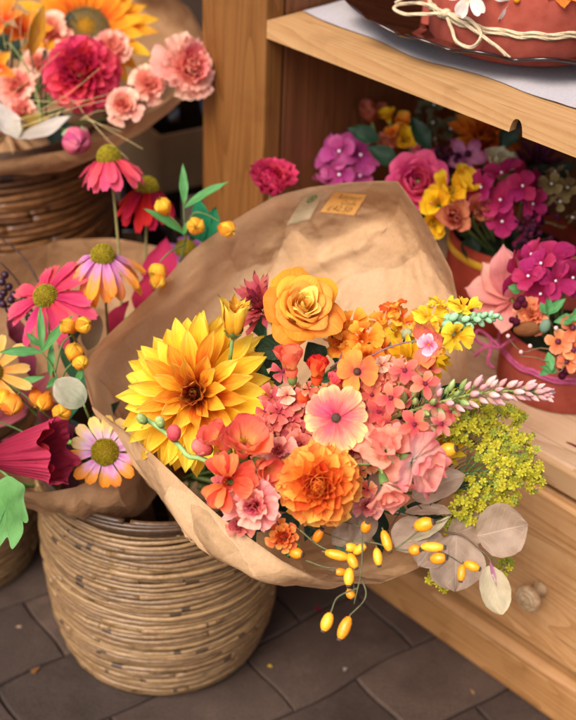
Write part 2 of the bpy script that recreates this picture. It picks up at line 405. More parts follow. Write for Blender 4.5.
APEX = {}
def stem_to(root, M, apex, mat=None, r=.0016, back=.0, bow=.35, jit=.015):
    """a stem from the back of the head down into the bunch"""
    Mi = root.matrix_world.inverted(); W = root.matrix_world @ M
    p = W.translation - W.to_3x3().col[2].normalized() * back; ax = W.to_3x3().col[2].normalized()
    a = Vector(apex) + Vector((R.uniform(-jit, jit), R.uniform(-jit, jit), 0))
    d = (a - p).length
    pts = bez(p, p - ax * d * bow, a)
    mb = MB(); mb.tube([Mi @ q for q in pts], r, 6, 0, R.random()); return mb.build('stem', mat or STEMG, root)

def sheet(root, a, b, W, mat, prof='leaf', bend=.3, cup=.25, nrm=None, name='leaf', mb=None, ruf=.02, nu=6, nv=10, rnd=.02, twist=0.0, midrib=True, mi=0):
    """a leaf from world point a to world point b"""
    L = (b - a).length; x = (b - a).normalized(); n = (nrm or -FW); n = (n - x * n.dot(x)).normalized(); y = n.cross(x)
    T = Matrix.Translation(a) @ Matrix((x, y, n)).transposed().to_4x4() @ Matrix.Rotation(-bend * .45, 4, 'Y')
    T = root.matrix_world.inverted() @ T
    g = petal(L, W, prof, bend, cup, ruf, 2, rnd, 0, 0, nu, nv, twist)
    own = mb is None
    if own: mb = MB()
    mb.grid(g, R.random(), 0, mi, T)
    if own: return mb.build(name, mat, root)

def ell(mb, c, ax, r, l, n=10, mi=0, rnd=0.0, M=None, pw=1.0, m=9):
    """an egg along ax, centre c"""
    ax = ax.normalized(); x = ax.orthogonal().normalized(); y = ax.cross(x)
    P = []
    for j in range(m + 1):
        a = PI * j / m; rr = r * math.sin(a) ** pw; t = -math.cos(a) * l
        if j in (0, m): rr = r * .02
        P.append([c + ax * t + (x * math.cos(2 * PI * i / n) + y * math.sin(2 * PI * i / n)) * rr for i in range(n)])
    mb.grid(P, rnd, 0, mi, M, True)

def cuppet(phi, span, r, h, flare=.25, lip=.2, prof=.35, nu=9, nv=8, tipz=.22, wav=.05, open_=0.0):
    """a rose-type petal: part of a cup wall round the axis, lip rolled out"""
    P = []; ph = R.random() * 6
    for j in range(nv + 1):
        t = j / nv; row = []
        for i in range(nu + 1):
            s = -1 + 2 * i / nu
            ww = min(1.0, .45 + .75 * t) if t < .8 else 1.0 - .35 * ((t - .8) / .2) ** 2
            a = phi + s * span * .5 * ww
            rr = r * (.35 + .65 * math.sin(min(1, t / .7) * PI / 2)) + open_ * h * t * t
            roll = max(0, (t - .62) / .38)
            rr += flare * r * roll ** 1.5 * (1 + .35 * math.cos(2.2 * s)) + wav * r * math.sin(3.4 * s + ph) * t * t + .1 * r * s * t
            rr += r * .09 * noise.noise(Vector((s * 1.6, t * 2.2, ph * 7))) * t
            z = h * (t - tipz * s * s * t * t) - lip * h * roll ** 2.4
            row.append(Vector((rr * math.cos(a), rr * math.sin(a), z)))
        P.append(row)
    return P

def cupflower(root, M, r, h, mats, layers, parts=True, name='corolla', lip=.22, wav=.05, core=True):
    """layers: (count, radius factor, height factor, span, flare, openness, material index)"""
    mb = MB() if not parts else None; k = 0
    for (n, rf, hf, span, fl, op, mi) in layers:
        ph = R.random() * 6
        for i in range(n):
            g = cuppet(ph + 2 * PI * (i + R.uniform(-.12, .12)) / n, span, r * rf * R.uniform(.94, 1.06), h * hf * R.uniform(.93, 1.05), fl, lip * R.uniform(.6, 1.3), wav=wav, open_=op)
            if parts:
                q = MB(); q.grid(g, R.random(), 0, 0, M); q.build('petal', mats[mi], root)
            else: mb.grid(g, R.random(), 0, mi, M)
            k += 1
    if not parts: mb.build(name, mats, root)

# the setting and objects follow
# ------------------------------------------------------------------ light
w = bpy.data.worlds.new('World'); sc.world = w; w.use_nodes = True
nt = w.node_tree; bg = nt.nodes['Background']; sky = nt.nodes.new('ShaderNodeTexSky')
SUN_D = Vector((.36, .52, -.78)).normalized()          # the way the light travels
sky.sky_type = 'NISHITA'; sky.sun_disc = False; sky.sun_elevation = math.asin(-SUN_D.z)
sky.sun_rotation = math.atan2(-SUN_D.x, -SUN_D.y); sky.air_density = 1.0; sky.dust_density = 4.0; sky.ozone_density = .6
nt.links.new(sky.outputs[0], bg.inputs[0]); bg.inputs[1].default_value = .095
sl = bpy.data.lights.new('sun', 'SUN'); sl.energy = 1.5; sl.angle = rad(34); sl.color = (1, .96, .89)
so = bpy.data.objects.new('sun', sl); COL.objects.link(so); so.rotation_euler = SUN_D.to_track_quat('-Z', 'Y').to_euler(); so.location = (-2, -3, 4)
sc.view_settings.view_transform = 'Standard'; sc.view_settings.look = 'None'; sc.view_settings.exposure = 1.38; sc.view_settings.gamma = 1
sc.view_settings.use_curve_mapping = False
sc.cycles.max_bounces = 8; sc.cycles.transparent_max_bounces = 8; sc.cycles.use_denoising = True

# ------------------------------------------------------------------ ground
mb = MB(); mb.poly([Vector(p) for p in ((-40, -20, -.014), (40, -20, -.014), (40, 60, -.014), (-40, 60, -.014))])
tag(mb.build('ground', flat_mat('2c241f', '3a302a', 40, .95), smooth=False), kind='structure')

def paver_mat():
    k = NT('paver')
    tc = k.n('ShaderNodeTexCoord'); rv = k.n('ShaderNodeUVMap', _uv_map='Rnd'); r = k.n('ShaderNodeSeparateXYZ', Vector=rv.outputs[0])
    a = k.n('ShaderNodeTexNoise', Vector=tc.outputs['Object'], Scale=9.0, Detail=6.0, Roughness=.65)
    b = k.n('ShaderNodeTexNoise', Vector=tc.outputs['Object'], Scale=260.0, Detail=3.0)
    f = k.math('ADD', k.math('MULTIPLY', a.outputs[0], .6), k.math('ADD', k.math('MULTIPLY', b.outputs[0], .3), k.math('MULTIPLY', k.math('SUBTRACT', r.outputs[0], .5), .25)))
    c = k.ramp(f, [(.25, '2b211b'), (.5, '42332b'), (.75, '5a473b')])
    st = k.n('ShaderNodeTexNoise', Vector=tc.outputs['Object'], Scale=23.0, Detail=4.0, Roughness=.7)
    c = k.mix(k.ramp(st.outputs[0], [(.58, 0.0), (.7, .45)]), c, '33261f')
    return k.done(c, k.ramp(a.outputs[0], [(.3, .55), (.7, .85)]), 0, k.math('ADD', k.math('MULTIPLY', b.outputs[0], .4), a.outputs[0]), .5, .004, .3)

mb = MB(); ang = rad(37); ca, sa = math.cos(ang), math.sin(ang); A, B = .19, .118
def zig(u, v):
    tri = lambda t: 2 * abs(2 * (t - math.floor(t + .5))) - 1
    return Vector((u + .002 * math.sin(2 * PI * v / B), v + .0032 * math.sin(2 * PI * u / A), 0))
for i in range(-16, 20):
    for j in range(-18, 24):
        u0, v0 = i * A + (A / 2 if j % 2 else 0), j * B; g = .001; ch = .0026
        P = []
        for inset, z in ((g, -.012), (g, -.004), (g + ch * .5, -.001), (g + ch, 0)):
            row = []
            a0, a1, b0, b1 = u0 + inset, u0 + A - inset, v0 + inset, v0 + B - inset
            per = [(lerp(a0, a1, t / 16), b0) for t in range(16)] + [(a1, lerp(b0, b1, t / 8)) for t in range(8)] + [(lerp(a1, a0, t / 16), b1) for t in range(16)] + [(a0, lerp(b1, b0, t / 8)) for t in range(8)]
            for (u, v) in per:
                p = zig(u, v); row.append(Vector((p.x * ca - p.y * sa + .03, p.x * sa + p.y * ca + 1.2, z)))
            P.append(row)
        rn = R.random(); tz = R.uniform(-.0015, .0005)
        for row in P:
            for p in row: p.z += tz
        mb.grid(P, rn, 0, 0, None, True); mb.poly([p.copy() for p in P[-1]], 0, rn)
pv = mb.build('pavement', paver_mat(), smooth=False); tag(pv, kind='structure')

# shop wall behind everything
mb = MB(); mb.box((-3.5, 3.0, -.01), (3.2, 3.2, 2.6))
tag(mb.build('shop_wall', flat_mat('2c1d14', '3d2a1c', 6, .8), smooth=False), 'dark brown shop wall far behind the baskets and boxes', 'wall')

# ------------------------------------------------------------------ cupboard
O1 = at(385, 590.5, 1.0); O1 = CAM + ray(385, 590.5) * (-CH / ray(385, 590.5).z)
DU = Vector((.703, -.711, 0)).normalized(); DN = Vector((.711, .703, 0)).normalized()
MC = Matrix((DU, DN, Vector((0, 0, 1)))).transposed().to_4x4(); MC.translation = O1
def cup(u, n, z): return MC @ Vector((u, n, z))
PL, PMD, PD = 'b08559', '9f7046', '80532c'
cb = thing('wooden_cupboard', 'open pine cupboard with turned drawer knob, holding the flower boxes', 'cupboard', MC)
def board(name, a, b, axis, seed, parent=None, bev=.003, cols=(PL, PMD, PD), knots=True):
    q = MB(); q.box(a, b); o = q.build(name, wood_mat(*cols, axis, seed, knots), parent or cb, False, bev); return o
board('stile', (-.343, 0, 0), (-.266, .03, 1.25), 'Z', 3.1, cols=('84582c', '744a22', '5c3513'), knots=False)
board('stile_moulding', (-.392, .007, 0), (-.3495, .036, 1.25), 'Z', 5.2, cols=('82562a', '6e441d', '553112'), knots=False)
board('stile', (.6, 0, 0), (.7, .03, 1.25), 'Z', 8.1)
IN = ('7c4c2c', '643c22', '422613')  # inside boards: the shade of the interior is put into a darker pine colour
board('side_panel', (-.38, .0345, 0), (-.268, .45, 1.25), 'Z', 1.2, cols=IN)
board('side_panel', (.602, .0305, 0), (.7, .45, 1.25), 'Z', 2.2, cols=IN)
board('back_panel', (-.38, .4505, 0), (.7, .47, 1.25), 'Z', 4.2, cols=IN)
board('inner_floor', (-.2655, .004, .331), (.5995, .449, .351), 'X', 6.7, cols=('c6a585', 'b49273', '92704f'))
board('rail', (-.2655, -.001, .3165), (.5995, .028, .3485), 'X', 7.4, cols=('b28c65', 'a27a51', '845f39'), knots=False)
# counter with a bite out of its lower edge where a knot has fallen out
out = [(-.2655, .7005), (.098, .7005)] + [(.106 - .0075 * math.cos(t) + (.001 if t > 1.5 else 0), .7005 + .0165 * math.sin(t)) for t in [x * PI / 10 for x in range(1, 10)]] + [(.115, .7005), (.5995, .7005), (.5995, .722), (-.2655, .722)]
q = MB(); F = [Vector((u, .001, z)) for u, z in out]; Bk = [Vector((u, .449, z)) for u, z in out]
q.poly(F); q.poly(Bk[::-1])
for i in range(len(out)):
    j = (i + 1) % len(out); q.poly([F[i], Bk[i], Bk[j], F[j]])
q.build('counter_top', wood_mat('b48d60', 'a57a4e', '865e39', 'X', 9.3, False), cb, False, .0015)
q = MB(); q.poly([Vector((.1065 - .0085 * math.cos(t), .012, .699 + .019 * math.sin(t))) for t in [x * PI / 12 for x in range(0, 13)]])
q.build('notch_dark_sheet', flat_mat('140b06', '26140a'), cb)  # near-black sheet set in the notch, the hole's shade given as colour
q = MB(); q.box((-.2655, .006, .0745), (-.066, .026, .3105)); q.box((.536, .006, .0745), (.5995, .026, .3105))
q.build('drawer_surround', wood_mat(PL, PMD, PD, 'X', 12.0), cb, False, .002)
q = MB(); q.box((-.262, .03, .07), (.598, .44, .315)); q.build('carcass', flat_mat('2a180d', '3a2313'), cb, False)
dr = board('drawer', (-.062, -.006, .084), (.532, .02, .3065), 'X', 15.5, bev=.004, cols=('c29567', 'b18051', '8e5e35'))
def knob(u, z):
    q = MB(); T = Matrix.Translation((u, -.006, z)) @ Matrix.Rotation(PI / 2, 4, 'X')
    q.revolve([(.0, 0), (.0095, 0), (.0095, .003), (.0068, .006), (.006, .012), (.0085, .016), (.0138, .019), (.0165, .023), (.0165, .027), (.0145, .030), (.0125, .0305), (.0118, .0298), (.0112, .0312), (.0075, .0325), (.0068, .0318), (.006, .033), (.001, .0335)], 28, T)
    q.build('knob', wood_mat('bb9c78', 'a0805e', '74573c', 'Y', 3.3, False, .4), dr)
knob(.237, .176)
board('plinth', (-.385, -.014, 0), (.7, .03, .058), 'X', 18.5, cols=('a6794b', '96683c', '744b26'), knots=False)
q = MB(); prof = [(-.014, .0585), (-.014, .062), (-.009, .0675), (-.002, .0705), (.02, .0712)]
q.grid([[Vector((u, n, z)) for n, z in prof] for u in (-.385, .7)]); q.build('plinth_moulding', wood_mat('ab7e50', '94673d', '744b26', 'X', 20, False), cb)

# cloth on the counter
q = MB(); P = []
for i in range(60):
    u = lerp(-.262, .59, i / 59); row = []
    for j in range(20):
        e = .05 + .006 * math.sin(u * 17) + .004 * math.sin(u * 41 + 1); n = lerp(e, .445, j / 19)
        row.append(MC @ Vector((u, n, .7235 + .0018 * max(0, noise.noise(Vector((u * 9, n * 14, 2)))) + .0012 * abs(noise.noise(Vector((u * 30, n * 30, 5)))))))
    P.append(row)
q.grid(P); tag(q.build('paper_cloth', flat_mat('a39a9c', 'b0a8a9', 300, .9)), 'pale lilac white cloth lying on the cupboard counter', 'cloth')

# ------------------------------------------------------------------ glass plate and the wrapped pot on it
PC = Vector((.257, 1.464, .7245))
k = NT('amber glass'); glass = k.done('2a0d06', .06, spec=.6, Transmission__Weight=.35, IOR=1.5)
q = MB(); NS = 18
def flute(p):
    a = math.atan2(p.y, p.x); r = math.hypot(p.x, p.y); s = abs(math.sin(a * NS / 2))
    f = 1 + .07 * s * max(0, (r - .1) / .1); return Vector((p.x * f, p.y * f, p.z + .009 * s * max(0, (r - .1) / .1)))
q.revolve([(.001, .001), (.11, .001), (.13, .004), (.16, .011), (.185, .018), (.197, .0225), (.1985, .0248), (.196, .0262), (.184, .0222), (.16, .0155), (.128, .008), (.11, .0052), (.001, .005)], 176, Matrix.Translation(PC), wob=flute)
tag(q.build('glass_plate', glass), 'dark amber glass plate with a scalloped rim on the white cloth', 'plate')
RED = flat_mat('934234', 'a65244', 70, .9, 0, .3, .0006, .1)
FELT = flat_mat('7c2f22', '8f3a2a', 70, .9, 0, .3, .0006, .1)
TWINE = flat_mat('b39a78', 'd2bd9c', 400, .9)

def cord(mb, pts, r, n=3, mi=0, tw=90.0):
    """twisted cord: a few strands laid round one another"""
    L = [0.0]
    for a, b in zip(pts, pts[1:]): L.append(L[-1] + (b - a).length)
    for s in range(n):
        Q = []
        for i, p in enumerate(pts):
            t = (pts[min(i + 1, len(pts) - 1)] - pts[max(i - 1, 0)]).normalized()
            x = t.orthogonal().normalized() if abs(t.z) > .9 else Vector((0, 0, 1)).cross(t).normalized(); y = t.cross(x)
            a = L[i] * tw * 2 * PI / 6 + s * 2 * PI / n
            Q.append(p + (x * math.cos(a) + y * math.sin(a)) * r * .55)
        mb.tube(Q, r * .6, 5, mi)

def round_box(name, label, C, r, h, mat, seed=0, bevelr=.004, group=None):
    root = thing(name, label, 'flower box', Vector(C), group)
    q = MB()
    q.revolve([(.001, .0), (r - .003, .0), (r, .003), (r + .0008, h * .5), (r, h - .001), (r - .002, h), (r - .004, h - .001), (r - .004, h - .03), (.001, h - .03)], 72,
              wob=lambda p: p * (1 + .006 * noise.noise(p * 30 + Vector((seed, 0, 0)))) if p.z > .002 else p)
    q.build('box_wall', mat, root); return root

POT = Vector((.250, 1.407, .7305))
pot = round_box('wrapped_pot', 'terracotta felt wrapped round pot with twine bow on the amber plate', POT, .104, .125, RED, 3)
# overlapping pleat at the seam
def pole(a, r, z): return Vector((r * math.cos(a), r * math.sin(a), z))
aL = math.atan2(*(reversed((at(415, 10, 1.44) - POT).xy)))
q = MB(); P = []
for j in range(8):
    z = lerp(.002, .122, j / 7); P.append([pole(aL + d, .1052 + .009 * b * (1 - .5 * j / 7), z) for d, b in ((-.25, 0), (-.16, .5), (-.09, 1.0), (-.05, 1.1), (-.02, .6), (.0, 0))])
q.grid(P); q.build('wrap_pleat', RED, pot)
q = MB()
zt = 0
def on_pot(x, y, up=.0):
    q_ = ray(x, y); o = CAM - POT; a_ = q_.x ** 2 + q_.y ** 2; b_ = o.x * q_.x + o.y * q_.y; c_ = o.x ** 2 + o.y ** 2 - (.1065 + up) ** 2
    dd = b_ * b_ - a_ * c_
    if dd < 0: dd = 0
    return CAM + q_ * ((-b_ - math.sqrt(dd)) / a_) - POT
zt = on_pot(550, 38).z
for dz in (0, .004): cord(q, [pole(2 * PI * i / 120, .1065, zt + dz + .001 * math.sin(i)) for i in range(121)], .0019)
q.build('twine', TWINE, pot)
Mi = pot.matrix_world.inverted()
q = MB(); kn = on_pot(446, 13, .003) + POT
def pxs(l, d=None): return [on_pot(x, y, .003 - (e[0] if e else 0) * .7) if x > 425 else Mi @ at(x, y, (kn - CAM).dot(FW) + (e[0] if e else 0) + (446 - x) * .0004) for x, y, *e in l]
cord(q, catmull(pxs([(446, 13), (425, 4, .01), (402, 4, .01), (394, 9), (405, 14), (425, 14), (446, 13)]), 40), .0019)
cord(q, catmull(pxs([(446, 13), (470, 20), (481, 35, -.01), (472, 47, -.012), (458, 43, -.01), (452, 30), (446, 13)]), 40), .0019)
cord(q, catmull(pxs([(446, 13), (430, 8, .005), (412, -4, .0), (395, 3, -.005)]), 24), .0019)
cord(q, catmull(pxs([(446, 13), (468, 26, -.006), (492, 43, -.01), (510, 58, -.008)]), 24), .0019)
ell(q, Mi @ kn, Vector((1, .3, 0)), .005, .006)
q.build('twine_bow', TWINE, pot)

# ------------------------------------------------------------------ boxes, jars behind on the left
CARD = flat_mat('9a7a56', 'a98860', 30, .85); CARDD = flat_mat('7d6142', '8d6f4c', 30, .85)
def carton(label, c, ax, wx, wy, h, mat, open_top=True, group='cardboard boxes stacked behind the baskets', shape=None):
    a = Vector((math.cos(ax), math.sin(ax), 0)); b = Vector((-math.sin(ax), math.cos(ax), 0))
    M = Matrix((a, b, Vector((0, 0, 1)))).transposed().to_4x4(); M.translation = c
    root = thing('cardboard_box', label, 'box', M, group); t = .006
    for (p, s) in (((0, 0, 0), (wx, t, h)), ((0, wy - t, 0), (wx, wy, h)), ((0, t, 0), (t, wy - t, h)), ((wx - t, t, 0), (wx, wy - t, h))):
        q = MB(); q.box(p, s); q.build('side', mat, root, False, .0015)
    q = MB(); q.box((t, t, 0), (wx - t, wy - t, .006)); q.build('bottom', mat, root, False)
    return root
D1 = 1.98; c1t = at(159, 137, D1); c1b = c1t - Vector((0, 0, .1))
ax = rad(32)
carton('upper open cardboard box between the tall basket and the cupboard post', c1b, ax, .36, .24, .1, CARD)
darkwood = flat_mat('1c120c', '2b1c12', 20, .6)
q = MB(); a = Vector((math.cos(ax), math.sin(ax), 0)); b = Vector((-math.sin(ax), math.cos(ax), 0))
Mx = Matrix((a, b, Vector((0, 0, 1)))).transposed().to_4x4(); Mx.translation = Vector((c1b.x, c1b.y, 0)) + a * .02 + b * .03
root = thing('wooden_stool', 'dark wooden stool carrying the open cardboard box', 'stool', Mx)
zt = c1b.z - .001
q = MB(); q.box((-.01, -.02, zt - .02), (.33, .2, zt)); q.build('seat', darkwood, root, False, .002)
for x in (0, .29):
    for y in (-.01, .16):
        q = MB(); q.box((x, y, 0), (x + .03, y + .03, zt - .0205)); q.build('leg', darkwood, root, False, .002)
k = NT('dark glaze'); DKG = k.done('0c0605', .12, spec=.6)
def jar(name, label, c, prof, cat):
    q = MB(); q.revolve(prof, 32, Matrix.Translation(c)); tag(q.build(name, DKG), label, cat)
jp = lambda r, h: [(.001, 0), (r * .8, 0), (r, h * .18), (r * 1.02, h * .45), (r * .9, h * .7), (r * .55, h * .86), (r * .5, h * .93), (r * .62, h), (r * .5, h), (r * .4, h * .9), (.001, h * .88)]
jc = c1b + a * .09 + b * .12 + Vector((0, 0, .0065))
jar('glazed_jar', 'black glazed jar standing in the upper cardboard box', jc, jp(.075, .17), 'jar')
jc2 = c1b + a * .24 + b * .12 + Vector((0, 0, .0065))
jar('glass_bottle', 'dark glass bottle behind the black jar, beside the cupboard post', jc2, jp(.05, .2), 'bottle')
c2 = at(112, 236, 1.86); c2 = Vector((c2.x, c2.y, 0)); h2 = at(112, 236, 1.86).z
carton('lower cardboard box under the black bowl, behind the coneflowers', c2 + Vector((-.03, .0, 0)), ax, .19, .15, h2 - .06, CARDD)
q = at(132, 240, 1.93)
jar('glazed_bowl', 'shiny black bowl behind the dark red coneflower', Vector((q.x, q.y, h2 - .0535 - .06 + .0)), [(.001, 0), (.04, 0), (.062, .03), (.07, .07), (.065, .1), (.05, .115), (.052, .12), (.046, .118), (.06, .07), (.03, .01), (.001, .008)], 'bowl')

# ------------------------------------------------------------------ rattan baskets
RAT = rattan_mat('5c442e', '856542', 'a5865c', .4); RAT2 = rattan_mat('4c2e1a', '704826', '8f6236'); RIM = rattan_mat('2f2014', '4a3320', '6e5032')
def basket(label, C, H, rp, mat, pitch=.0068, seed=1, arcs=True):
    rr = random.Random(seed); root = thing('rattan_basket', label, 'basket', Vector(C), 'round rattan baskets')
    def rz(z, a): return interp(rp, z) * (1 + .006 * math.sin(2 * a + seed) + .004 * math.sin(3 * a))
    q = MB(); z = .004
    while z < H - .012:
        a = rr.uniform(0, 6.28); end = a + 2 * PI; th = pitch * rr.uniform(.56, .64)
        while a < end - .05:
            ln = min(rr.uniform(1.2, 4.5), end - a); n = max(5, int(ln * 16)); slope = rr.uniform(-.0025, .0025); dz = rr.uniform(-.0007, .0007); off = rr.uniform(-.0006, .0012)
            pts = []
            for i in range(n + 1):
                b = a + ln * i / n; zz = z + dz + slope * (i / n - .5) + .0016 * math.sin(3 * b + z * 90) + .001 * math.sin(7 * b + z * 300)
                r = rz(zz, b) + off + .0012 * noise.noise(Vector((math.cos(b) * 9, math.sin(b) * 9, z * 130)))
                pts.append(Vector((r * math.cos(b), r * math.sin(b), zz)))
            rn = rr.random(); t0 = th * rr.uniform(.85, 1.15)
            q.tube(pts, lambda t: t0 * (1 + .12 * math.sin(t * 17 + rn * 9)), 6, 0, rn)
            a += ln
        z += pitch * rr.uniform(.85, 1.1)
    q.build('weave', mat, root)
    q = MB()
    for i in range(5):
        zz = H - .011 + i * .0034; ro = .003 - abs(i - 2) * .0012
        for a0 in (0, 2.2, 4.1):
            ln = 2.15; pts = [Vector(((rz(H, b) + ro) * math.cos(b), (rz(H, b) + ro) * math.sin(b), zz + .001 * math.sin(5 * b + i))) for b in [a0 + i * .6 + ln * s / 36 for s in range(37)]]
            q.tube(pts, .0036, 6, 0, rr.random())
    q.build('rim', RIM, root)
    q = MB(); q.revolve([(.001, .006), (rz(0, 0) - .01, .006)] + [(interp(rp, H * t) - .0035, H * t + (.008 if t < .1 else 0)) for t in (.02, .2, .4, .6, .8, .97)], 48)
    q.build('lining', flat_mat('3a2819', '4c3622', 60, .9), root)
    return root
basket('honey coloured rattan basket in front, carrying the large bouquet', (-.148, 1.187, 0), .29, [(0, .122), (.02, .131), (.06, .140), (.15, .147), (.24, .147), (.29, .144)], RAT, .0056, 4)
basket('low rattan basket at the left edge, under the light green leaf', (-.472, 1.325, 0), .26, [(0, .125), (.03, .134), (.12, .142), (.26, .142)], RAT, .0072, 9)
basket('tall brown rattan basket behind, under the sunflower bouquet', (-.432, 1.665, 0), .51, [(0, .14), (.2, .155), (.4, .163), (.51, .163)], RAT2, .0092, 13)

# ------------------------------------------------------------------ paper wraps
def edged(pts, n):
    # stiff paper: nearly straight runs with tight turns
    a = catmull(pts, n, True); k = len(pts); out = []
    for j in range(n):
        t = j / n * k; i = int(t); out.append(pts[i].lerp(pts[(i + 1) % k], t - i).lerp(a[j], .22))
    return out
def wrap(label, rings, apexes, mat, N=150, NR=26, crease=.006, seed=0.0, bul=.10):
    """kraft sheet lofted from its open edge down to the tied neck and the tail below it"""
    L3 = []
    for r in rings: L3.append(edged([at(*p) for p in r], N))
    for (ap, rr_) in apexes:
        c0 = sum((L3[0][i] for i in range(N)), Vector()) / N; row = []
        for i in range(N):
            d = L3[min(1, len(L3) - 1)][i] - Vector(ap); d = (d - (c0 - Vector(ap)).normalized() * d.dot((c0 - Vector(ap)).normalized()))
            row.append(Vector(ap) + d.normalized() * rr_)
        L3.append(row)
    # one ring halfway keeps the cone full
    k = len(rings); mid = [L3[k - 1][i].lerp(L3[k][i], .5) + (L3[k - 1][i] - sum((L3[k - 1][j] for j in range(0, N, 5)), Vector()) / (N / 5)) * bul for i in range(N)]
    L3.insert(k, mid)
    cols = [catmull([L3[j][i] for j in range(len(L3))], NR) for i in range(N)]
    rc = random.Random(int(seed * 10)); per = sum((L3[0][i] - L3[0][i - 1]).length for i in range(N)); CR = []
    for k_ in range(int(per * 95)):
        CR.append((rc.uniform(0, per), rc.uniform(0, .34), rc.uniform(0, PI), rc.uniform(.04, .09), rc.uniform(.02, .06), rc.uniform(-1, 1) * crease * 1.25))
    def facet(u, v, cell, an, sd):
        # crushed sheet: flat triangles between random heights
        x = (u * math.cos(an) + v * math.sin(an)) / cell; y = (-u * math.sin(an) + v * math.cos(an)) / cell; x += y * .5
        i, j = math.floor(x), math.floor(y); fx, fy = x - i, y - j
        H = lambda a, b: (math.sin(a * 12.9898 + b * 78.233 + sd * 37.7) * 43758.5453) % 1.0 - .5
        if fx + fy < 1: return H(i, j) * (1 - fx - fy) + H(i + 1, j) * fx + H(i, j + 1) * fy
        return H(i + 1, j + 1) * (fx + fy - 1) + H(i + 1, j) * (1 - fy) + H(i, j + 1) * (1 - fx)
    def folds(u, v):
        h = 0.0
        for (cu, cv, an, l, w_, a_) in CR:
            du = (u - cu + per / 2) % per - per / 2; dv = v - cv
            if abs(du) > .09 or abs(dv) > .09: continue
            pp = abs(-math.sin(an) * du + math.cos(an) * dv) / w_; ll = abs(math.cos(an) * du + math.sin(an) * dv) / l
            if pp < 1 and ll < 1: h += a_ * (1 - pp) * (1 - ll) * w_ / .03
        return h
    grid = [[cols[i][j] for i in range(N)] for j in range(NR)]
    cen = sum((p for row in grid for p in row), Vector()) / (N * NR)
    out = []; vacc = [0.0] * N
    for j in range(NR):
        row = []
        for i in range(N):
            p = grid[j][i]; t1 = grid[j][(i + 1) % N] - grid[j][i - 1]; t2 = grid[min(j + 1, NR - 1)][i] - grid[max(j - 1, 0)][i]
            n = t1.cross(t2); n = n.normalized() if n.length > 1e-12 else Vector((0, 0, 1))
            s = Vector((p.x * 10 + seed, p.y * 10, p.z * 10)); dist = noise.voronoi(s + noise.noise_vector(s * .7) * .5)[0]
            s2 = s * 2.7; d2 = noise.voronoi(s2)[0]
            vv = sum((grid[q_][i] - grid[q_ - 1][i]).length for q_ in range(1, j + 1)) if j < 2 else vacc[i] + (grid[j][i] - grid[j - 1][i]).length
            vacc[i] = vv
            u_ = min(i, N - i) / N * per
            a = crease * (.2 + 1.6 * facet(u_, vv, .062, .5, seed) + .5 * facet(u_, vv, .027, 1.25, seed + 7)) + noise.noise(s * .5) * crease * .9 + folds(i / N * per, vv) * .6
            f = min(1, .03 + 2.5 * j / NR)
            row.append(p + n * (a - crease) * f)
        out.append(row)
    q = MB(); q.grid(out, 0, 0, 0, None, True); q.v = q.v
    o = q.build('paper_wrap', mat); tag(o, label, 'wrapping paper', 'kraft paper bouquet wraps')
    vs = [Vector(p) for p in q.v]; return o, BVHTree.FromPolygons([tuple(p) for p in vs], q.f)

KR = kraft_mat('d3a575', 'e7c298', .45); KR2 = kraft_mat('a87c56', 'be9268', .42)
A1 = Vector((-.115, 1.2, .235)); A2 = Vector((-.2, 1.225, .17)); A3 = Vector((-.43, 1.66, .49))
r0 = [(83, 367, 1.35), (104, 338, 1.37), (149, 296, 1.405), (191, 251, 1.43), (234, 220, 1.445), (273, 197, 1.45), (310, 187, 1.43), (350, 182, 1.41), (398, 181, 1.38), (428, 225, 1.37), (452, 272, 1.36), (466, 345, 1.34), (470, 420, 1.31),
      (462, 500, 1.27), (430, 562, 1.22), (380, 584, 1.18), (329, 583, 1.165), (282, 561, 1.165), (219, 516, 1.18), (186, 486, 1.205), (153, 455, 1.23), (120, 428, 1.265), (91, 406, 1.31)]
r1 = [(95, 382, 1.43), (116, 358, 1.45), (164, 316, 1.48), (206, 276, 1.51), (250, 246, 1.52), (285, 235, 1.52), (318, 228, 1.50), (352, 226, 1.485), (392, 226, 1.465), (418, 262, 1.45), (436, 305, 1.44), (446, 365, 1.41), (446, 430, 1.38),
      (435, 500, 1.33), (410, 556, 1.27), (372, 576, 1.225), (326, 585, 1.20), (268, 579, 1.195), (206, 562, 1.205), (180, 546, 1.235), (142, 480, 1.285), (115, 440, 1.31), (91, 414, 1.36)]
wrap1, bvh1 = wrap('large brown paper cone round the front bouquet, with price tag', [r0, r1], [(A1, .03), (Vector((-.14, 1.215, .08)), .024)], KR, 396, 92, .013, 1.3)
r0 = [(140, 462, 1.40), (118, 470, 1.36), (98, 476, 1.345), (76, 487, 1.335), (48, 492, 1.335), (10, 490, 1.335), (-40, 480, 1.34), (-80, 420, 1.42), (-85, 340, 1.52), (-60, 280, 1.58), (0, 256, 1.62), (60, 240, 1.65), (112, 238, 1.66), (165, 248, 1.65), (205, 280, 1.6), (205, 350, 1.53), (180, 420, 1.46)]
r1 = [(146, 482, 1.42), (124, 500, 1.365), (100, 507, 1.355), (76, 515, 1.352), (48, 508, 1.355), (10, 500, 1.36), (-35, 492, 1.38), (-60, 430, 1.48), (-60, 370, 1.58), (-40, 330, 1.64), (5, 310, 1.68), (60, 295, 1.70), (110, 290, 1.71), (160, 300, 1.7), (190, 330, 1.64), (185, 380, 1.57), (170, 440, 1.5)]
wrap2, bvh2 = wrap('crumpled brown paper round the coneflower bouquet at the left', [r0, r1], [(A2, .04), (Vector((-.18, 1.22, .03)), .03)], KR2, 204, 44, .012, 4.1)
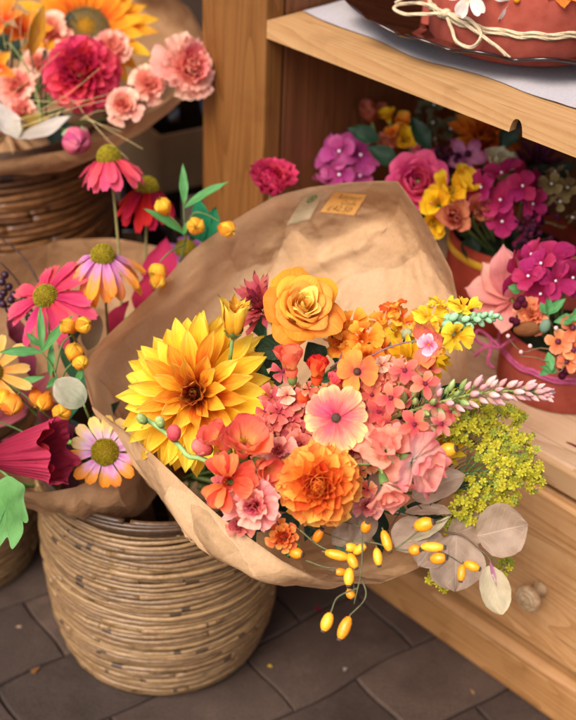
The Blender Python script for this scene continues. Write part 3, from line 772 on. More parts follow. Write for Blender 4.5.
r0 = [(-60, 150, 1.63), (0, 160, 1.60), (60, 151, 1.585), (115, 134, 1.6), (165, 103, 1.63), (192, 78, 1.66), (206, 40, 1.72), (188, 8, 1.80), (150, -20, 1.86), (80, -50, 1.92), (0, -60, 1.93), (-70, -40, 1.9), (-120, 50, 1.8), (-110, 120, 1.7)]
r1 = [(-55, 168, 1.66), (0, 174, 1.63), (60, 165, 1.62), (112, 146, 1.645), (158, 115, 1.69), (182, 92, 1.74), (188, 62, 1.82), (172, 36, 1.9), (135, 12, 1.95), (75, -10, 2.0), (0, -15, 2.0), (-60, 0, 1.98), (-95, 70, 1.88), (-90, 130, 1.76)]
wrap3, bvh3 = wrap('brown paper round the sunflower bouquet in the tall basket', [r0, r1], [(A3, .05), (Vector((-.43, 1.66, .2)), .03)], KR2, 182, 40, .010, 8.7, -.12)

# stickers and writing on the large wrap
def on_wrap(x, y, lift):
    d = ray(x, y).normalized(); h = bvh1.ray_cast(CAM, d)
    n = h[1] if h[1].dot(d) < 0 else -h[1]; return h[0] + n * lift
def patch(corners, n=8, lift=.0016):
    (ax_, ay), (bx, by), (cx, cy), (dx, dy) = corners      # top left, top right, bottom right, bottom left
    G = []
    for j in range(n + 1):
        v = j / n
        G.append([on_wrap(lerp(lerp(ax_, bx, i / n), lerp(dx, cx, i / n), v), lerp(lerp(ay, by, i / n), lerp(dy, cy, i / n), v), lift) for i in range(n + 1)])
    # smooth the sheet so that it lies as stiff paper does
    for it in range(6):
        for j in range(n + 1):
            for i in range(n + 1):
                nb = [G[b_][a_] for a_, b_ in ((i - 1, j), (i + 1, j)) if 0 <= a_ <= n] + []
                nb2 = [G[b_][a_] for a_, b_ in ((i, j - 1), (i, j + 1)) if 0 <= b_ <= n]
                if len(nb) == 2: G[j][i] = G[j][i].lerp((nb[0] + nb[1]) / 2, .3)
                if len(nb2) == 2: G[j][i] = G[j][i].lerp((nb2[0] + nb2[1]) / 2, .3)
    return G
def psamp(G, u, v, lift=.0004):
    n = len(G) - 1; x = min(max(u, 0), .9999) * n; y = min(max(v, 0), .9999) * n; i, j = int(x), int(y); a, b = x - i, y - j
    p = G[j][i].lerp(G[j][i + 1], a).lerp(G[j + 1][i].lerp(G[j + 1][i + 1], a), b)
    nn = (G[j][i + 1] - G[j][i]).cross(G[j + 1][i] - G[j][i]).normalized()
    if nn.dot(CAM - p) < 0: nn = -nn
    return p + nn * lift
def writing(G, text, u0, u1, v0, v1, mat, parent, name='lettering', slant=0.0):
    cu = bpy.data.curves.new('t', 'FONT'); cu.body = text; cu.resolution_u = 2; cu.shear = slant; cu.offset = -.018
    o = bpy.data.objects.new('t', cu); COL.objects.link(o)
    dg = bpy.context.evaluated_depsgraph_get(); me = bpy.data.meshes.new_from_object(o.evaluated_get(dg))
    bpy.data.objects.remove(o); bpy.data.curves.remove(cu)
    xs = [v.co.x for v in me.vertices]; ys = [v.co.y for v in me.vertices]; x0, x1, y0, y1 = min(xs), max(xs), min(ys), max(ys)
    for v in me.vertices:
        a = (v.co.x - x0) / (x1 - x0); b = (v.co.y - y0) / (y1 - y0)
        v.co = psamp(G, lerp(u0, u1, a), lerp(v1, v0, b) + .012 * math.sin(a * 9 + u0 * 7)) - parent.matrix_world.translation
    me.materials.clear(); me.materials.append(mat)
    t = bpy.data.objects.new(name, me); COL.objects.link(t); t.parent = parent
def sticker(name, label, cat, corners, mat):
    G = patch(corners); c = G[4][4]; root = thing(name, label, cat, c)
    q = MB(); q.grid([[p - c for p in row] for row in G]); q.build('paper', mat, root); return G, root
bpy.context.view_layer.update()
G, root = sticker('price_tag', 'orange handwritten price tag stuck inside the large paper cone', 'price tag', [(334.5, 190.5), (367, 193.5), (354.6, 214.6), (320.5, 211)], flat_mat('d99c50', 'e0a65c', 200, .7))
INK = flat_mat('33261d', '3a2c22')
writing(G, 'Autumnen', .2, .9, .06, .3, INK, root, slant=.2); writing(G, 'Cradle', .42, .86, .34, .56, INK, root, slant=.2); writing(G, '£42.50', .14, .82, .62, .88, INK, root, slant=.2)
G, root = sticker('paper_label', 'pale label with green print beside the orange price tag', 'label', [(304, 196), (325, 189.5), (310, 218.5), (286, 224.8)], flat_mat('b7a283', 'c2ad8e', 200, .5))
GI = flat_mat('3f7a34', '4a8a3c')
q = MB(); c = root.matrix_world.translation
for rr_, cc in (((.11, .15), 0),):
    P = [[psamp(G, .52 + r * 1.5 * math.cos(a), .17 + r * .85 * math.sin(a), .0005) - c for a in [x * 2 * PI / 24 for x in range(24)]] for r in rr_]
    q.grid(P, closed=True)
q.poly([psamp(G, .52 + .09 * x, .17 + .07 * y, .0005) - c for x, y in ((-1, .6), (-.4, -.6), (.9, -.9), (.7, .3), (-.1, .9))])
q.build('emblem', GI, root)
for t, v0, v1, u0, u1 in (('natural', .36, .41, .3, .8), ('all made of', .48, .56, .12, .88), ('recycled fibres', .63, .69, .15, .85), ('please sort', .75, .79, .2, .7), ('and return it', .84, .88, .18, .74), ('- - - - - - -', .93, .96, .15, .8)):
    writing(G, t, u0, u1, v0, v1, GI, root)
# ------------------------------------------------------------------ flower kinds
I4 = Matrix.Identity(4)
def fl(name, label, cat, x, y, d, fc=(0, 0, 1), group=None, tw=None):
    return thing(name, label, cat, frame(at(x, y, d), face(*fc), R.uniform(0, 6) if tw is None else tw), group)
def px(n, d): return n * d / FPX
def spray(name, label, cat, x, y, d, group=None): return thing(name, label, cat, at(x, y, d), group)
def inroot(root, M): return root.matrix_world.inverted() @ M
def line(root, pts, r, mat, taper=None, name='stem', n=24, sides=6):
    Mi = root.matrix_world.inverted(); q = MB()
    q.tube([Mi @ p for p in catmull([at(*p) if not isinstance(p, Vector) else p for p in pts], n)], r, sides, 0, R.random(), taper); return q.build(name, mat, root)

def freesia(root, M, s, mats, green=STEMG, name='floret', op=1.0):
    q = MB()
    q.revolve([(.12 * s, -.75 * s), (.2 * s, -.5 * s), (.3 * s, -.25 * s), (.3 * s, -.1 * s)], 14, M, 1, R.random())
    q.revolve([(.02 * s, -.95 * s), (.17 * s, -.85 * s), (.24 * s, -.6 * s), (.23 * s, -.5 * s)], 10, M, 2)
    rays(root, M, 3, 1.0 * s, 1.15 * s, .34 * s, None, 84 - 52 * op, -.55 + 1.1 * op, 'round', .6, False, 0, .08, R.random() * 6, mb=q, mi=0, ruf=.03, rnd=.05)
    rays(root, M, 3, .95 * s, 1.1 * s, .26 * s, None, 88 - 48 * op, -.5 + .9 * op, 'round', .65, False, .03 * s, .08, R.random() * 6, mb=q, mi=0, ruf=.03, rnd=.05)
    for i in range(4):
        a = i * 1.6; b = M @ Vector((0, 0, -.1 * s)); q.tube([b, M @ Vector((.1 * s * math.cos(a), .1 * s * math.sin(a), .45 * s))], .02 * s, 4, 3)
    return q.build(name, [mats, mats, green, petal_mat('c07a1c', 'e0a83c')], root)
def bud(root, M, s, mat, green=STEMG, name='bud', l=1.5):
    q = MB(); ell(q, M.translation, M.to_3x3().col[2], s * .7, s * l * .6, 12, 0, R.random(), None, .8)
    for i in range(3): q.grid(cuppet(i * 2.1, 2.2, s * .72, s * l * 1.05, -.6, 0, nu=5, nv=6, wav=.02), R.random(), 0, 0, M @ Matrix.Translation((0, 0, -s * l * .55)))
    q.revolve([(.05 * s, -l * .72 * s), (.38 * s, -l * .6 * s), (.55 * s, -l * .35 * s), (.5 * s, -l * .2 * s)], 10, M, 1)
    return q.build(name, [mat, green], root)
def star(mb, M, s, n=5, mi=0, cmi=1, W=.75, el=18, prof='round', nu=3, nv=4, bend=.3, eye=.16):
    rays(None, M, n, s, s * W, s * .06, None, el, bend, prof, .25, False, 0, .1, R.random() * 6, mb=mb, mi=mi, nu=nu, nv=nv, ruf=.03)
    if eye: ell(mb, M @ Vector((0, 0, s * .08)), M.to_3x3().col[2], s * eye, s * eye * .8, 6, cmi, R.random(), None, 1, 4)
def berry(mb, c, r, mi=0, ax=None, l=1.0): ell(mb, c, ax or Vector((.2, .1, 1)), r, r * l, 10, mi, R.random())

# ================================================================== LARGE FRONT BOUQUET
Y_OUT = petal_mat('e07c16', 'f3ae20', 'f8ca34', 'fbdc56', streak=.26); Y_MID = petal_mat('a83e10', 'e07a1a', 'f3b030', 'f9d256', streak=.32); Y_IN = petal_mat('6e200c', '9c3c12', 'cf7426', 'de9440', streak=.35); Y_CORE = petal_mat('4a1409', '7e2c10', 'a85a2a', streak=.3)
d = 1.235; r = fl('dahlia', 'big golden yellow dahlia with a bronze centre at the paper edge', 'dahlia', 196, 394, d, (-.1, .08, 1))
D = px(84, d)
for (n, L, W, el, bd, r0, z0, mm, ph) in ((21, .93, .185, -16, .25, .13, -.10, Y_OUT, 0), (20, .9, .19, -3, .3, .12, -.05, Y_OUT, .17), (18, .8, .18, 10, .3, .11, 0, Y_OUT, .05), (14, .66, .17, 23, .15, .10, .03, Y_MID, .2), (12, .5, .15, 38, -.1, .085, .06, Y_MID, .1), (8, .34, .13, 54, -.5, .06, .08, Y_IN, .3), (6, .2, .10, 70, -.9, .035, .09, Y_CORE, 0)):
    rays(r, I4, n, D * L, D * W * 1.2, D * r0, mm, el, bd, 'plume', .75, True, D * z0, .12, ph, 'x', 0, .0, .05, 0, 8, 10, tw=.35, eljit=8)
q = MB(); ell(q, Vector((0, 0, px(7, d))), Vector((0, 0, 1)), px(6, d), px(7, d)); q.build('disc', petal_mat('8a5a1c', 'b8842c'), r)
stem_to(r, I4, A1, back=.01, r=.0028)

BUDY = petal_mat('ea8c1c', 'f6b634', 'fada5c', streak=.3)
d = 1.21; r = fl('dahlia_bud', 'half open orange yellow dahlia bud above the big yellow dahlia', 'dahlia', 233, 334, d, (.12, .9, .55))
rosette(r, I4, 34, px(40, d), [petal_mat('d86a1c', 'ee9c34'), BUDY], L=(.45, 1.05), el=(88, 62), W=(.4, .34), r0=(.02, .2), z0=(0, 0), bend=(-.3, -.75), cup=(.8, .7), jit=.12, curl=.7)
rays(r, I4, 6, px(15, d), px(9, d), px(4, d), STEMG, 40, -.5, 'oval', .3, z0=-.004)
stem_to(r, I4, A1, back=.006, r=.002)

CORAL = petal_mat('bc3c44', 'd85e60', 'e48880', streak=.3)
d = 1.31; r = fl('chrysanthemum', 'dusty coral spider chrysanthemum half hidden behind the orange rose', 'chrysanthemum', 263, 308, d, (-.35, .35, .8))
rosette(r, I4, 70, px(36, d), [petal_mat('962a38', 'bc4a56'), CORAL], L=(.45, 1.0), el=(86, 10), W=(.22, .2), r0=(.02, .15), z0=(.1, 0), bend=(-.5, -.3), cup=(1, .9), prof='quill', nu=3, nv=6)
stem_to(r, I4, A1, back=.006)

d = 1.225; r = fl('rose', 'orange garden rose with a yellow heart below the price tag', 'rose', 303, 306, d, (.28, .42, 1))
RO = petal_mat('fccc66', 'fcc05a', 'f8a840', streak=.14, fine=9.0); RI = petal_mat('f4ac34', 'f9c250', 'fbd878', streak=.14, fine=9.0); RE = petal_mat('fccc62', 'fab44a', 'f29630', streak=.15, fine=8.0)
cupflower(r, Matrix.Translation((0, 0, -px(22, d))), px(26, d), px(43, d), [RI, RO, RE], [(2, .16, 1.0, 3.2, .05, 0, 0), (3, .28, 1.03, 2.5, .08, 0, 0), (3, .4, 1.0, 2.3, .2, 0, 0), (4, .45, .99, 1.9, .25, .01, 0), (4, .56, .96, 1.9, .28, .03, 1), (4, .68, .92, 1.85, .3, .06, 1), (4, .8, .84, 1.8, .32, .10, 1), (5, .9, .72, 1.6, .42, .16, 2), (3, .9, .55, 1.4, .5, .3, 2)], lip=.16, wav=.05)
for (a, b, W) in (((292, 345, 1.245), (252, 350, 1.27), .026), ((296, 350, 1.25), (266, 392, 1.27), .022), ((308, 342, 1.245), (322, 366, 1.26), .026), ((330, 330, 1.25), (352, 352, 1.3), .02), ((285, 345, 1.26), (243, 372, 1.29), .024)):
    sheet(r, at(*a), at(*b), W, LEAFD, 'leaf', .3, .3)
stem_to(r, I4, A1, back=.02, r=.0026)

FR_R = petal_mat('f08a3c', 'ee5a38', 'e8402e', streak=.22); FR_C = petal_mat('f6ac62', 'f47a56', 'f27662', streak=.26); FR_P = petal_mat('f09050', 'ec5a58', 'ea6a70', streak=.25)
r = spray('freesia_spray', 'upright coral red freesia buds under the orange rose', 'freesia', 303, 402, 1.215)
freesia(r, inroot(r, frame(at(291, 367, 1.205), face(-.1, 1, .45))), px(22, 1.2), FR_C, op=.35)
freesia(r, inroot(r, frame(at(317, 375, 1.205), face(.1, 1, .4))), px(20, 1.2), FR_R, op=.2)
freesia(r, inroot(r, frame(at(336, 386, 1.2), face(.15, 1, .5))), px(18, 1.2), FR_P, op=.12)
bud(r, inroot(r, frame(at(303, 398, 1.21), face(-.1, .7, .6))), px(9, 1.2), FR_R)
line(r, [(286, 394, 1.22), (290, 402, 1.225), (302, 403, 1.22), (312, 401, 1.22), (331, 404, 1.215)], .0016, STEMG)
line(r, [(302, 403, 1.22), (285, 420, 1.24), A1], .0018, STEMG)

SN_O = petal_mat('ea5c1c', 'f28226', 'f6a436', 'f7b84a', streak=.25); SN_Y = petal_mat('f2b21e', 'f6cc2e', 'f9da48', streak=.22); MINT = petal_mat('7fae84', '9cc79c', 'b4d6ac', trans=.15)
def snap(root, M, s, mats, name='floret'):
    q = MB()
    q.revolve([(.1 * s, -.8 * s), (.32 * s, -.5 * s), (.38 * s, -.1 * s), (.42 * s, .1 * s)], 12, M, 0, R.random())
    for phi, L, W, el, b in ((.4, 1.1, 1.1, 60, .7), (-.4, 1.1, 1.1, 60, .7), (2.4, .95, 1.0, 45, 1.0), (3.14, .9, 1.0, 35, 1.2), (3.9, .95, 1.0, 45, 1.0), (1.6, .8, .8, 55, .9), (-1.6, .8, .8, 55, .9)):
        q.grid(petal(L * s, W * s, 'fan', b, .3, .14, 2.4, .12, 0, .5, 6, 7), R.random(), 0, 0, M @ PM(phi, .3 * s, 0, rad(el + R.uniform(-10, 10))))
    q.build(name, [mats, GREEN], root)
r = spray('snapdragon_spray', 'orange snapdragon spray beside the rose, against the back of the paper', 'snapdragon', 345, 345, 1.26)
for (x, y, s, f, mm, dd) in ((349, 326, 17, (-.2, .6, .8), SN_O, 1.26), (364, 338, 16, (.1, .3, 1), SN_O, 1.245), (382, 322, 15, (-.2, .9, .5), SN_O, 1.27), (393, 309, 12, (0, 1, .3), petal_mat('f08a30', 'ea5c24'), 1.275), (402, 320, 15, (.5, .6, .6), SN_O, 1.27), (366, 358, 15, (.1, -.3, 1), SN_O, 1.235), (385, 352, 15, (.3, .1, 1), SN_O, 1.245), (398, 336, 13, (.4, .4, .7), SN_Y, 1.27), (340, 345, 14, (-.5, .1, .9), SN_O, 1.255), (352, 352, 12, (0, .2, 1), SN_O, 1.25)):
    snap(r, inroot(r, frame(at(x, y, dd), face(*f))), px(s, dd), mm)
for (x, y) in ((380, 340), (407, 334), (419, 330), (392, 345)):
    bud(r, inroot(r, frame(at(x, y, 1.255), face(.3, .5, .8))), px(7.5, 1.25), petal_mat('a9b48a', 'c0c49c'), LEAFG)
line(r, [(415, 315, 1.28), (385, 335, 1.28), (345, 360, 1.3), A1], .002, STEMG)
r = spray('snapdragon_spray', 'yellow snapdragon spray ending in mint green buds, pointing at the pink corded box', 'snapdragon', 420, 345, 1.255)
for (x, y, s, f, mm, dd) in ((430, 318, 15, (0, .8, .6), SN_Y, 1.25), (442, 306, 13, (.2, 1, .4), SN_Y, 1.255), (464, 309, 14, (.2, .8, .6), SN_Y, 1.24), (456, 336, 14, (.2, -.2, 1), SN_Y, 1.225), (440, 330, 12, (.3, .2, 1), SN_Y, 1.24), (425, 330, 12, (-.1, .4, 1), SN_O, 1.245)):
    snap(r, inroot(r, frame(at(x, y, dd), face(*f))), px(s, dd), mm)
q = MB(); Mi = r.matrix_world.inverted()
for i in range(24):
    t = i / 23; c = at(lerp(446, 500, t), lerp(324, 316, t) + R.uniform(-1, 1), 1.235)
    a = i * 2.4; rr_ = px(lerp(8, 2, t), 1.235); ax_ = (RT * .8 + UP * math.sin(a) - FW * math.cos(a)).normalized()
    ell(q, Mi @ (c + (UP * math.sin(a) - FW * math.cos(a)) * rr_), ax_, px(lerp(4.2, 2.4, t), 1.235), px(lerp(6.5, 4.0, t), 1.235), 8, 0, R.random())
q.build('bud_tip', MINT, r)
line(r, [(496, 317, 1.235), (450, 326, 1.24), (415, 340, 1.26), (370, 370, 1.28), A1], .002, STEMG, .0025)

TW_P = petal_mat('f6d6dc', 'f08a7a', 'f0905a', 'f4a850', streak=.3); TW_O = petal_mat('e06a5a', 'f08a4a', 'f4a64e', streak=.25)
r = spray('blossom_twig', 'brown twig with two pink and orange blossoms crossing the snapdragons', 'blossom twig', 420, 343, 1.2)
line(r, [(425, 342, 1.19), (408, 342, 1.195), (385, 349, 1.2), (362, 361, 1.205), (342, 373, 1.22), (325, 395, 1.25), A1], .0009, flat_mat('8a6466', '6e4a4c', 120), .0014, 'twig')
q = MB(); M = inroot(r, frame(at(430, 345, 1.185), face(-.55, 0, 1), .4))
for ang, l in ((75, 30), (110, 28), (20, 26), (-25, 24), (-78, 30), (-110, 26)):
    q.grid(petal(px(l, 1.18), px(19, 1.18), 'oval', -.35, .35, .03, 2, .05), R.random(), 0, 0, M @ PM(rad(ang) - .4, .002, 0, rad(28)))
q.build('floret', TW_P, r)
q = MB()
for ang, l in ((60, 14), (130, 13), (250, 13), (320, 12)): q.grid(petal(px(l, 1.18), px(13, 1.18), 'oval', .3, .3), R.random(), 0, 0, M @ PM(rad(ang), .001, .003, rad(28)))
q.build('floret_eye', petal_mat('e05a80', 'f2b8cc', 'f8ecee'), r)
q = MB(); M = inroot(r, frame(at(357, 372, 1.18), face(0, .2, 1)))
rays(r, M, 5, px(21, 1.18), px(19, 1.18), .001, None, 20, .3, 'cosmos', .2, False, 0, .12, .5, mb=q); q.build('floret', TW_O, r)
q = MB(); ell(q, M @ Vector((0, 0, .002)), M.to_3x3().col[2], .0038, .003); q.build('floret_eye', flat_mat('3a1c10', '54301c', 900), r)

COS = petal_mat('dc4a64', 'e87078', 'f29a80', 'f5cf90', streak=.4, fine=12.0)
d = 1.155; r = fl('cosmos', 'flat pink and cream cosmos in the middle of the front bouquet', 'cosmos', 336, 418, d, (0, .05, 1), tw=.3)
rays(r, I4, 8, px(31, d), px(22, d), px(3, d), COS, 14, .3, 'cosmos', .2, True, 0, .07, 0, notch=.06, rib=.015, nu=10, nv=8)
cone_disc(r, I4, px(4.8, d), px(3, d), flat_mat('3c2a20', '5c4030', 900), 40)
stem_to(r, I4, A1, back=.002)

CF = petal_mat('e45c58', 'f0806a', 'f49a82', streak=.22); CFL = petal_mat('dc505a', 'f29684', 'f6b8a4', streak=.25); CEN = petal_mat('8c2c40', 'b04a5a')
r = spray('blossom_spray', 'spray of small five petalled coral pink blossoms right of the cosmos', 'blossom', 400, 410, 1.18)
for (x, y, s, dd) in ((405, 371, 17, 1.165), (425, 384, 16, 1.15), (391, 398, 17, 1.155), (414, 424, 17, 1.135), (378, 412, 15, 1.17), (441, 424, 14, 1.14), (396, 372, 13, 1.19), (372, 395, 14, 1.185), (366, 408, 13, 1.19), (382, 438, 16, 1.165), (400, 442, 14, 1.16), (434, 404, 13, 1.165), (366, 424, 14, 1.185), (425, 438, 13, 1.155), (360, 390, 12, 1.2), (388, 424, 14, 1.17), (430, 368, 11, 1.18), (450, 412, 12, 1.16), (352, 404, 11, 1.2), (408, 398, 12, 1.18)):
    q = MB(); M = inroot(r, frame(at(x, y, dd), face(R.uniform(-.4, .4), R.uniform(-.2, .6), 1)))
    star(q, M, px(s, dd), 5, 0, 1, .62, 14, 'oval', 4, 6, .35)
    for k in range(5):
        a = R.uniform(0, 6.28); l = px(s * .42, dd); q.tube([M @ Vector((0, 0, .001)), M @ Vector((l * .5 * math.cos(a), l * .5 * math.sin(a), l))], .00025, 4, 1)
    q.build('floret', [R.choice([CF, CFL, CF]), CEN], r)
    line(r, [(x, y, dd + .003), (lerp(x, 372, .5), lerp(y, 435, .5), dd + .03), (350, 450, 1.24)], .0008, flat_mat('8a9150', 'a86a60', 60), None, 'branchlet', 10, 5)
line(r, [(352, 446, 1.238), (300, 480, 1.28), A1], .0018, STEMG)
r = spray('statice_spray', 'dusty rose small flowers crowded left of the cosmos', 'filler flower', 290, 420, 1.22)
DR = petal_mat('d04a50', 'e4706a', 'ee9080', streak=.25)
for i in range(44):
    x, y = 286 + R.gauss(0, 19), 420 + R.gauss(0, 19); q = MB(); star(q, inroot(r, frame(at(x, y, 1.225 + R.uniform(-.015, .02)), face(R.uniform(-.5, .5), R.uniform(-.3, .6), 1))), px(R.uniform(9, 13), 1.22), 5, 0, 1, .8, 20, 'fan', 4, 5); q.build('floret', [DR, CEN], r)
line(r, [(290, 425, 1.24), (250, 460, 1.29), A1], .0018, STEMG)

r = spray('veronica_spike', 'long spike of green and pale pink buds reaching out to the right', 'bud spike', 400, 414, 1.17); Mi = r.matrix_world.inverted()
SP = [(380, 424, 1.20), (405, 413, 1.185), (440, 402, 1.165), (480, 393, 1.15), (520, 391, 1.145), (546, 394, 1.145)]
axp = catmull([at(*p) for p in SP], 60)
line(r, SP, .0021, flat_mat('8a9a52', 'a3a860', 90), .0007)
line(r, [(380, 424, 1.20), (340, 450, 1.25), A1], .002, STEMG)
GB = petal_mat('6f8f4a', '93a85e', 'b9bf84', trans=.12); PB = petal_mat('a6ae70', 'e0a298', 'ecb4b0', 'f2ccce', trans=.2)
for i in range(92):
    t = .16 + .84 * (i / 91); p = axp[min(59, int(t * 59.9))]; tg = (axp[min(59, int(t * 59) + 1)] - axp[max(0, int(t * 59) - 1)]).normalized()
    a = i * 2.39996; x = tg.orthogonal().normalized(); y = tg.cross(x); o = x * math.cos(a) + y * math.sin(a)
    dirn = (o * lerp(.95, .55, t) + tg * lerp(.55, 1.0, t)).normalized(); L = px(lerp(25, 12, t) * R.uniform(.85, 1.15), 1.15) * (1 if t < .96 else .7); stalk = L * lerp(.7, .35, t)
    q = MB(); b0 = Mi @ p; b1 = Mi @ (p + dirn * stalk); q.tube([b0, b1], .0005, 5, 1)
    M = frame(p + dirn * stalk, dirn); M = Mi @ M
    prof = [(.05, 0), (.55, .12), (.85, .35), (.8, .6), (.45, .85), (.1, 1.0)]
    rw = L * lerp(.17, .23, t); q.revolve([(rw * a_, L * b_ * .8) for a_, b_ in prof], 8, M, 0, R.random()); q.uv = q.uv
    q.build('bud', [GB if (t < .34 or (t < .5 and i % 3)) else PB, GB], r)

YD = petal_mat('e09a12', 'f0b81c', 'f4cc30', streak=.25)
for (x, y, dd, s, f, lb) in ((408, 362, 1.225, 27, (.2, .2, 1), 'yellow strap petalled daisy tucked behind the twig blossom'), (440, 449, 1.19, 26, (.1, -.3, 1), 'yellow daisy half hidden under the goldenrod'), (432, 358, 1.24, 22, (.5, .4, .8), 'small yellow daisy behind the pink twig blossom, toward the cupboard')):
    r = fl('yellow_daisy', lb, 'daisy', x, y, dd, f, 'yellow daisies in the front bouquet')
    rays(r, I4, 13, px(s, dd), px(8.5, dd), px(3, dd), YD, 12, .3, 'lance', .3, True, 0, .12); rays(r, I4, 9, px(s * .75, dd), px(7.5, dd), px(2, dd), YD, 38, .2, 'lance', .3)
    cone_disc(r, I4, px(5, dd), px(4, dd), petal_mat('8a5a14', 'b8841c'), 40); stem_to(r, I4, A1, back=.003)

GOLD = petal_mat('c4b826', 'd8cc38', 'e4da58', trans=.35); GOLDB = petal_mat('8c9a34', 'aab444', 'c0c458', trans=.3); GST = flat_mat('6f9044', '8fa858', 80)
def goldenrod(label, base, clusters, d0):
    r = spray('goldenrod', label, 'goldenrod', base[0], base[1], base[2], 'goldenrod sprigs in the front bouquet'); Mi = r.matrix_world.inverted()
    for (x, y, s, dd) in clusters:
        q = MB(); c = at(x, y, dd)
        line(r, [base, (lerp(base[0], x, .5), lerp(base[1], y, .5) + 4, lerp(base[2], dd, .5) + .006), (x, y, dd + .004)], .0009, GST, .0005, 'branchlet', 10, 5)
        n = int(s * 2.0)
        for k in range(n):
            v = Vector((R.gauss(0, 1), R.gauss(0, 1), R.gauss(0, 1))).normalized() * R.random() ** .45 * px(s * 1.22, dd)
            v = RT * v.x + UP * v.y * .9 - FW * v.z * .8; p = c + v
            if k % 2 == 0: q.tube([Mi @ (c + v * .1), Mi @ p], .0003, 4, 1)
            up = (v.normalized() + Vector((0, 0, .5)) - FW * .5 + Vector((R.uniform(-.4, .4), R.uniform(-.4, .4), 0))).normalized()
            star(q, Mi @ frame(p, up, R.random() * 6), px(R.uniform(3.4, 5.6), dd), 5, 2 if k % 4 == 0 else 0, 0, .62, 25, 'round', 2, 3, .4, .18)
        q.build('flower_cluster', [GOLD, GST, GOLDB], r)
    line(r, [base, (lerp(base[0], 330, .4), lerp(base[1], 500, .4), base[2] + .05), A1], .0018, GST)
goldenrod('goldenrod sprig just under the pale pink bud spike', (440, 462, 1.215), [(468, 412, 13, 1.18), (453, 424, 13, 1.17), (480, 420, 13, 1.185), (466, 432, 12, 1.18), (445, 436, 11, 1.175), (452, 408, 10, 1.19), (488, 432, 10, 1.19), (460, 396, 9, 1.2), (476, 404, 9, 1.2), (492, 410, 9, 1.2), (508, 408, 7, 1.205)], 0)
goldenrod('broad goldenrod sprig in front of the cupboard drawer at the right', (448, 488, 1.215), [(500, 436, 14, 1.19), (518, 432, 13, 1.195), (526, 452, 14, 1.19), (510, 455, 14, 1.18), (533, 468, 13, 1.195), (518, 475, 13, 1.18), (497, 464, 12, 1.18), (502, 482, 12, 1.18), (520, 414, 8, 1.2), (496, 420, 10, 1.195), (535, 484, 8, 1.195), (485, 450, 11, 1.19), (508, 444, 12, 1.185)], 0)
goldenrod('lowest goldenrod sprig among the round beige leaves', (440, 520, 1.225), [(480, 484, 13, 1.19), (492, 494, 12, 1.19), (507, 497, 11, 1.195), (466, 500, 12, 1.19), (455, 512, 11, 1.19), (470, 516, 10, 1.195), (453, 526, 9, 1.2), (507, 567, 8, 1.215), (442, 583, 7, 1.22), (432, 577, 5, 1.22), (484, 508, 11, 1.2), (500, 574, 6, 1.215)], 0)
q = spray('grass_tuft', 'tuft of thin green grass blades beside the goldenrod stems', 'grass tuft', 445, 485, 1.2)
for i in range(22):
    x, y = 470 + R.uniform(-20, 36), 466 + R.uniform(-12, 26); line(q, [(432, 505, 1.23), (lerp(432, x, .5) - 4, lerp(505, y, .6) - 8, 1.205), (x, y, 1.19 + R.uniform(-.01, .01))], .0009, LEAFM, .0003, 'blade', 10, 4)

PO = [petal_mat('d8481a', 'e8601e', 'f0802e'), petal_mat('e0581c', 'f0742a', 'f48c3c'), petal_mat('e8702a', 'f4923a', 'f8b456'), petal_mat('ee8a34', 'f6ae4a', 'f9c866')]
d = 1.145; r = fl('dahlia', 'round orange pompon dahlia at the lower front of the bouquet', 'dahlia', 319, 485, d, (-.05, .05, 1), tw=1.0)
rosette(r, I4, 98, px(53, d), PO, L=(.24, .56), el=(88, -42), W=(.8, .74), r0=(.02, .42), z0=(.42, .0), elp=1.05, lp=.8, prof='round', bend=(-.8, .5), cup=(1.1, .75), jit=.06, nu=6, nv=7, mfun=lambda f: 0 if f < .25 else 1 if f < .55 else 2 if f < .8 else 3)
stem_to(r, I4, A1, back=.01, r=.0025)
d = 1.15; r = fl('dahlia_bud', 'small orange pompon bud tucked at the paper edge', 'dahlia', 283, 537, d, (-.1, .2, 1))
rosette(r, I4, 46, px(17, d), [petal_mat('c83c18', 'e0602a'), petal_mat('dd5a24', 'f0823e', 'f4a05a')], L=(.3, .7), el=(88, -10), W=(.8, .75), r0=(.02, .4), z0=(.4, 0), prof='fan', bend=(-.9, -.2), cup=(.9, .7), ruf=.08, nu=4, nv=5)
sheet(r, at(287, 556, 1.16), at(300, 543, 1.15), .008, LEAFG); stem_to(r, I4, A1, back=.005)

r = spray('freesia_spray', 'arching coral freesia spray lying across the yellow dahlia', 'freesia', 235, 470, 1.16)
for (x, y, s, f, mm, op, dd) in ((221, 442, 21, (-.5, .7, .6), FR_C, .5, 1.15), (244, 446, 27, (.15, .75, .8), FR_C, .7, 1.145), (228, 482, 23, (-.1, .1, 1), petal_mat('c84824', 'f26c44', 'f6905e'), 1.3, 1.135), (264, 466, 19, (.7, -.4, .8), FR_C, .6, 1.155)):
    freesia(r, inroot(r, frame(at(x, y, dd), face(*f))), px(s, dd), mm, op=op)
PB2 = petal_mat('f0886a', 'ea5a6a', 'ea6e7c')
for (x, y, s, mm, f) in ((142, 419, 7, GB, (-.6, .6, .5)), (160, 422, 7, GB, (-.3, .9, .4)), (174, 433, 10.5, PB2, (.0, .8, .7)), (202, 447, 13, petal_mat('f08a6a', 'f28070', 'f0a08c'), (-.7, .4, .7))):
    bud(r, inroot(r, frame(at(x, y, 1.15), face(*f))), px(s, 1.15), mm, GREEN)
line(r, [(138, 415, 1.165), (160, 428, 1.16), (178, 444, 1.158), (188, 456, 1.156), (200, 458, 1.158), (216, 465, 1.157), (232, 464, 1.16), (245, 475, 1.17), (262, 490, 1.2), A1], .0024, flat_mat('86a860', '9ab870', 80), .0026)
CAR = petal_mat('c8486a', 'e87a78', 'f09a90', 'f4b4a4', streak=.2, fine=8.0)
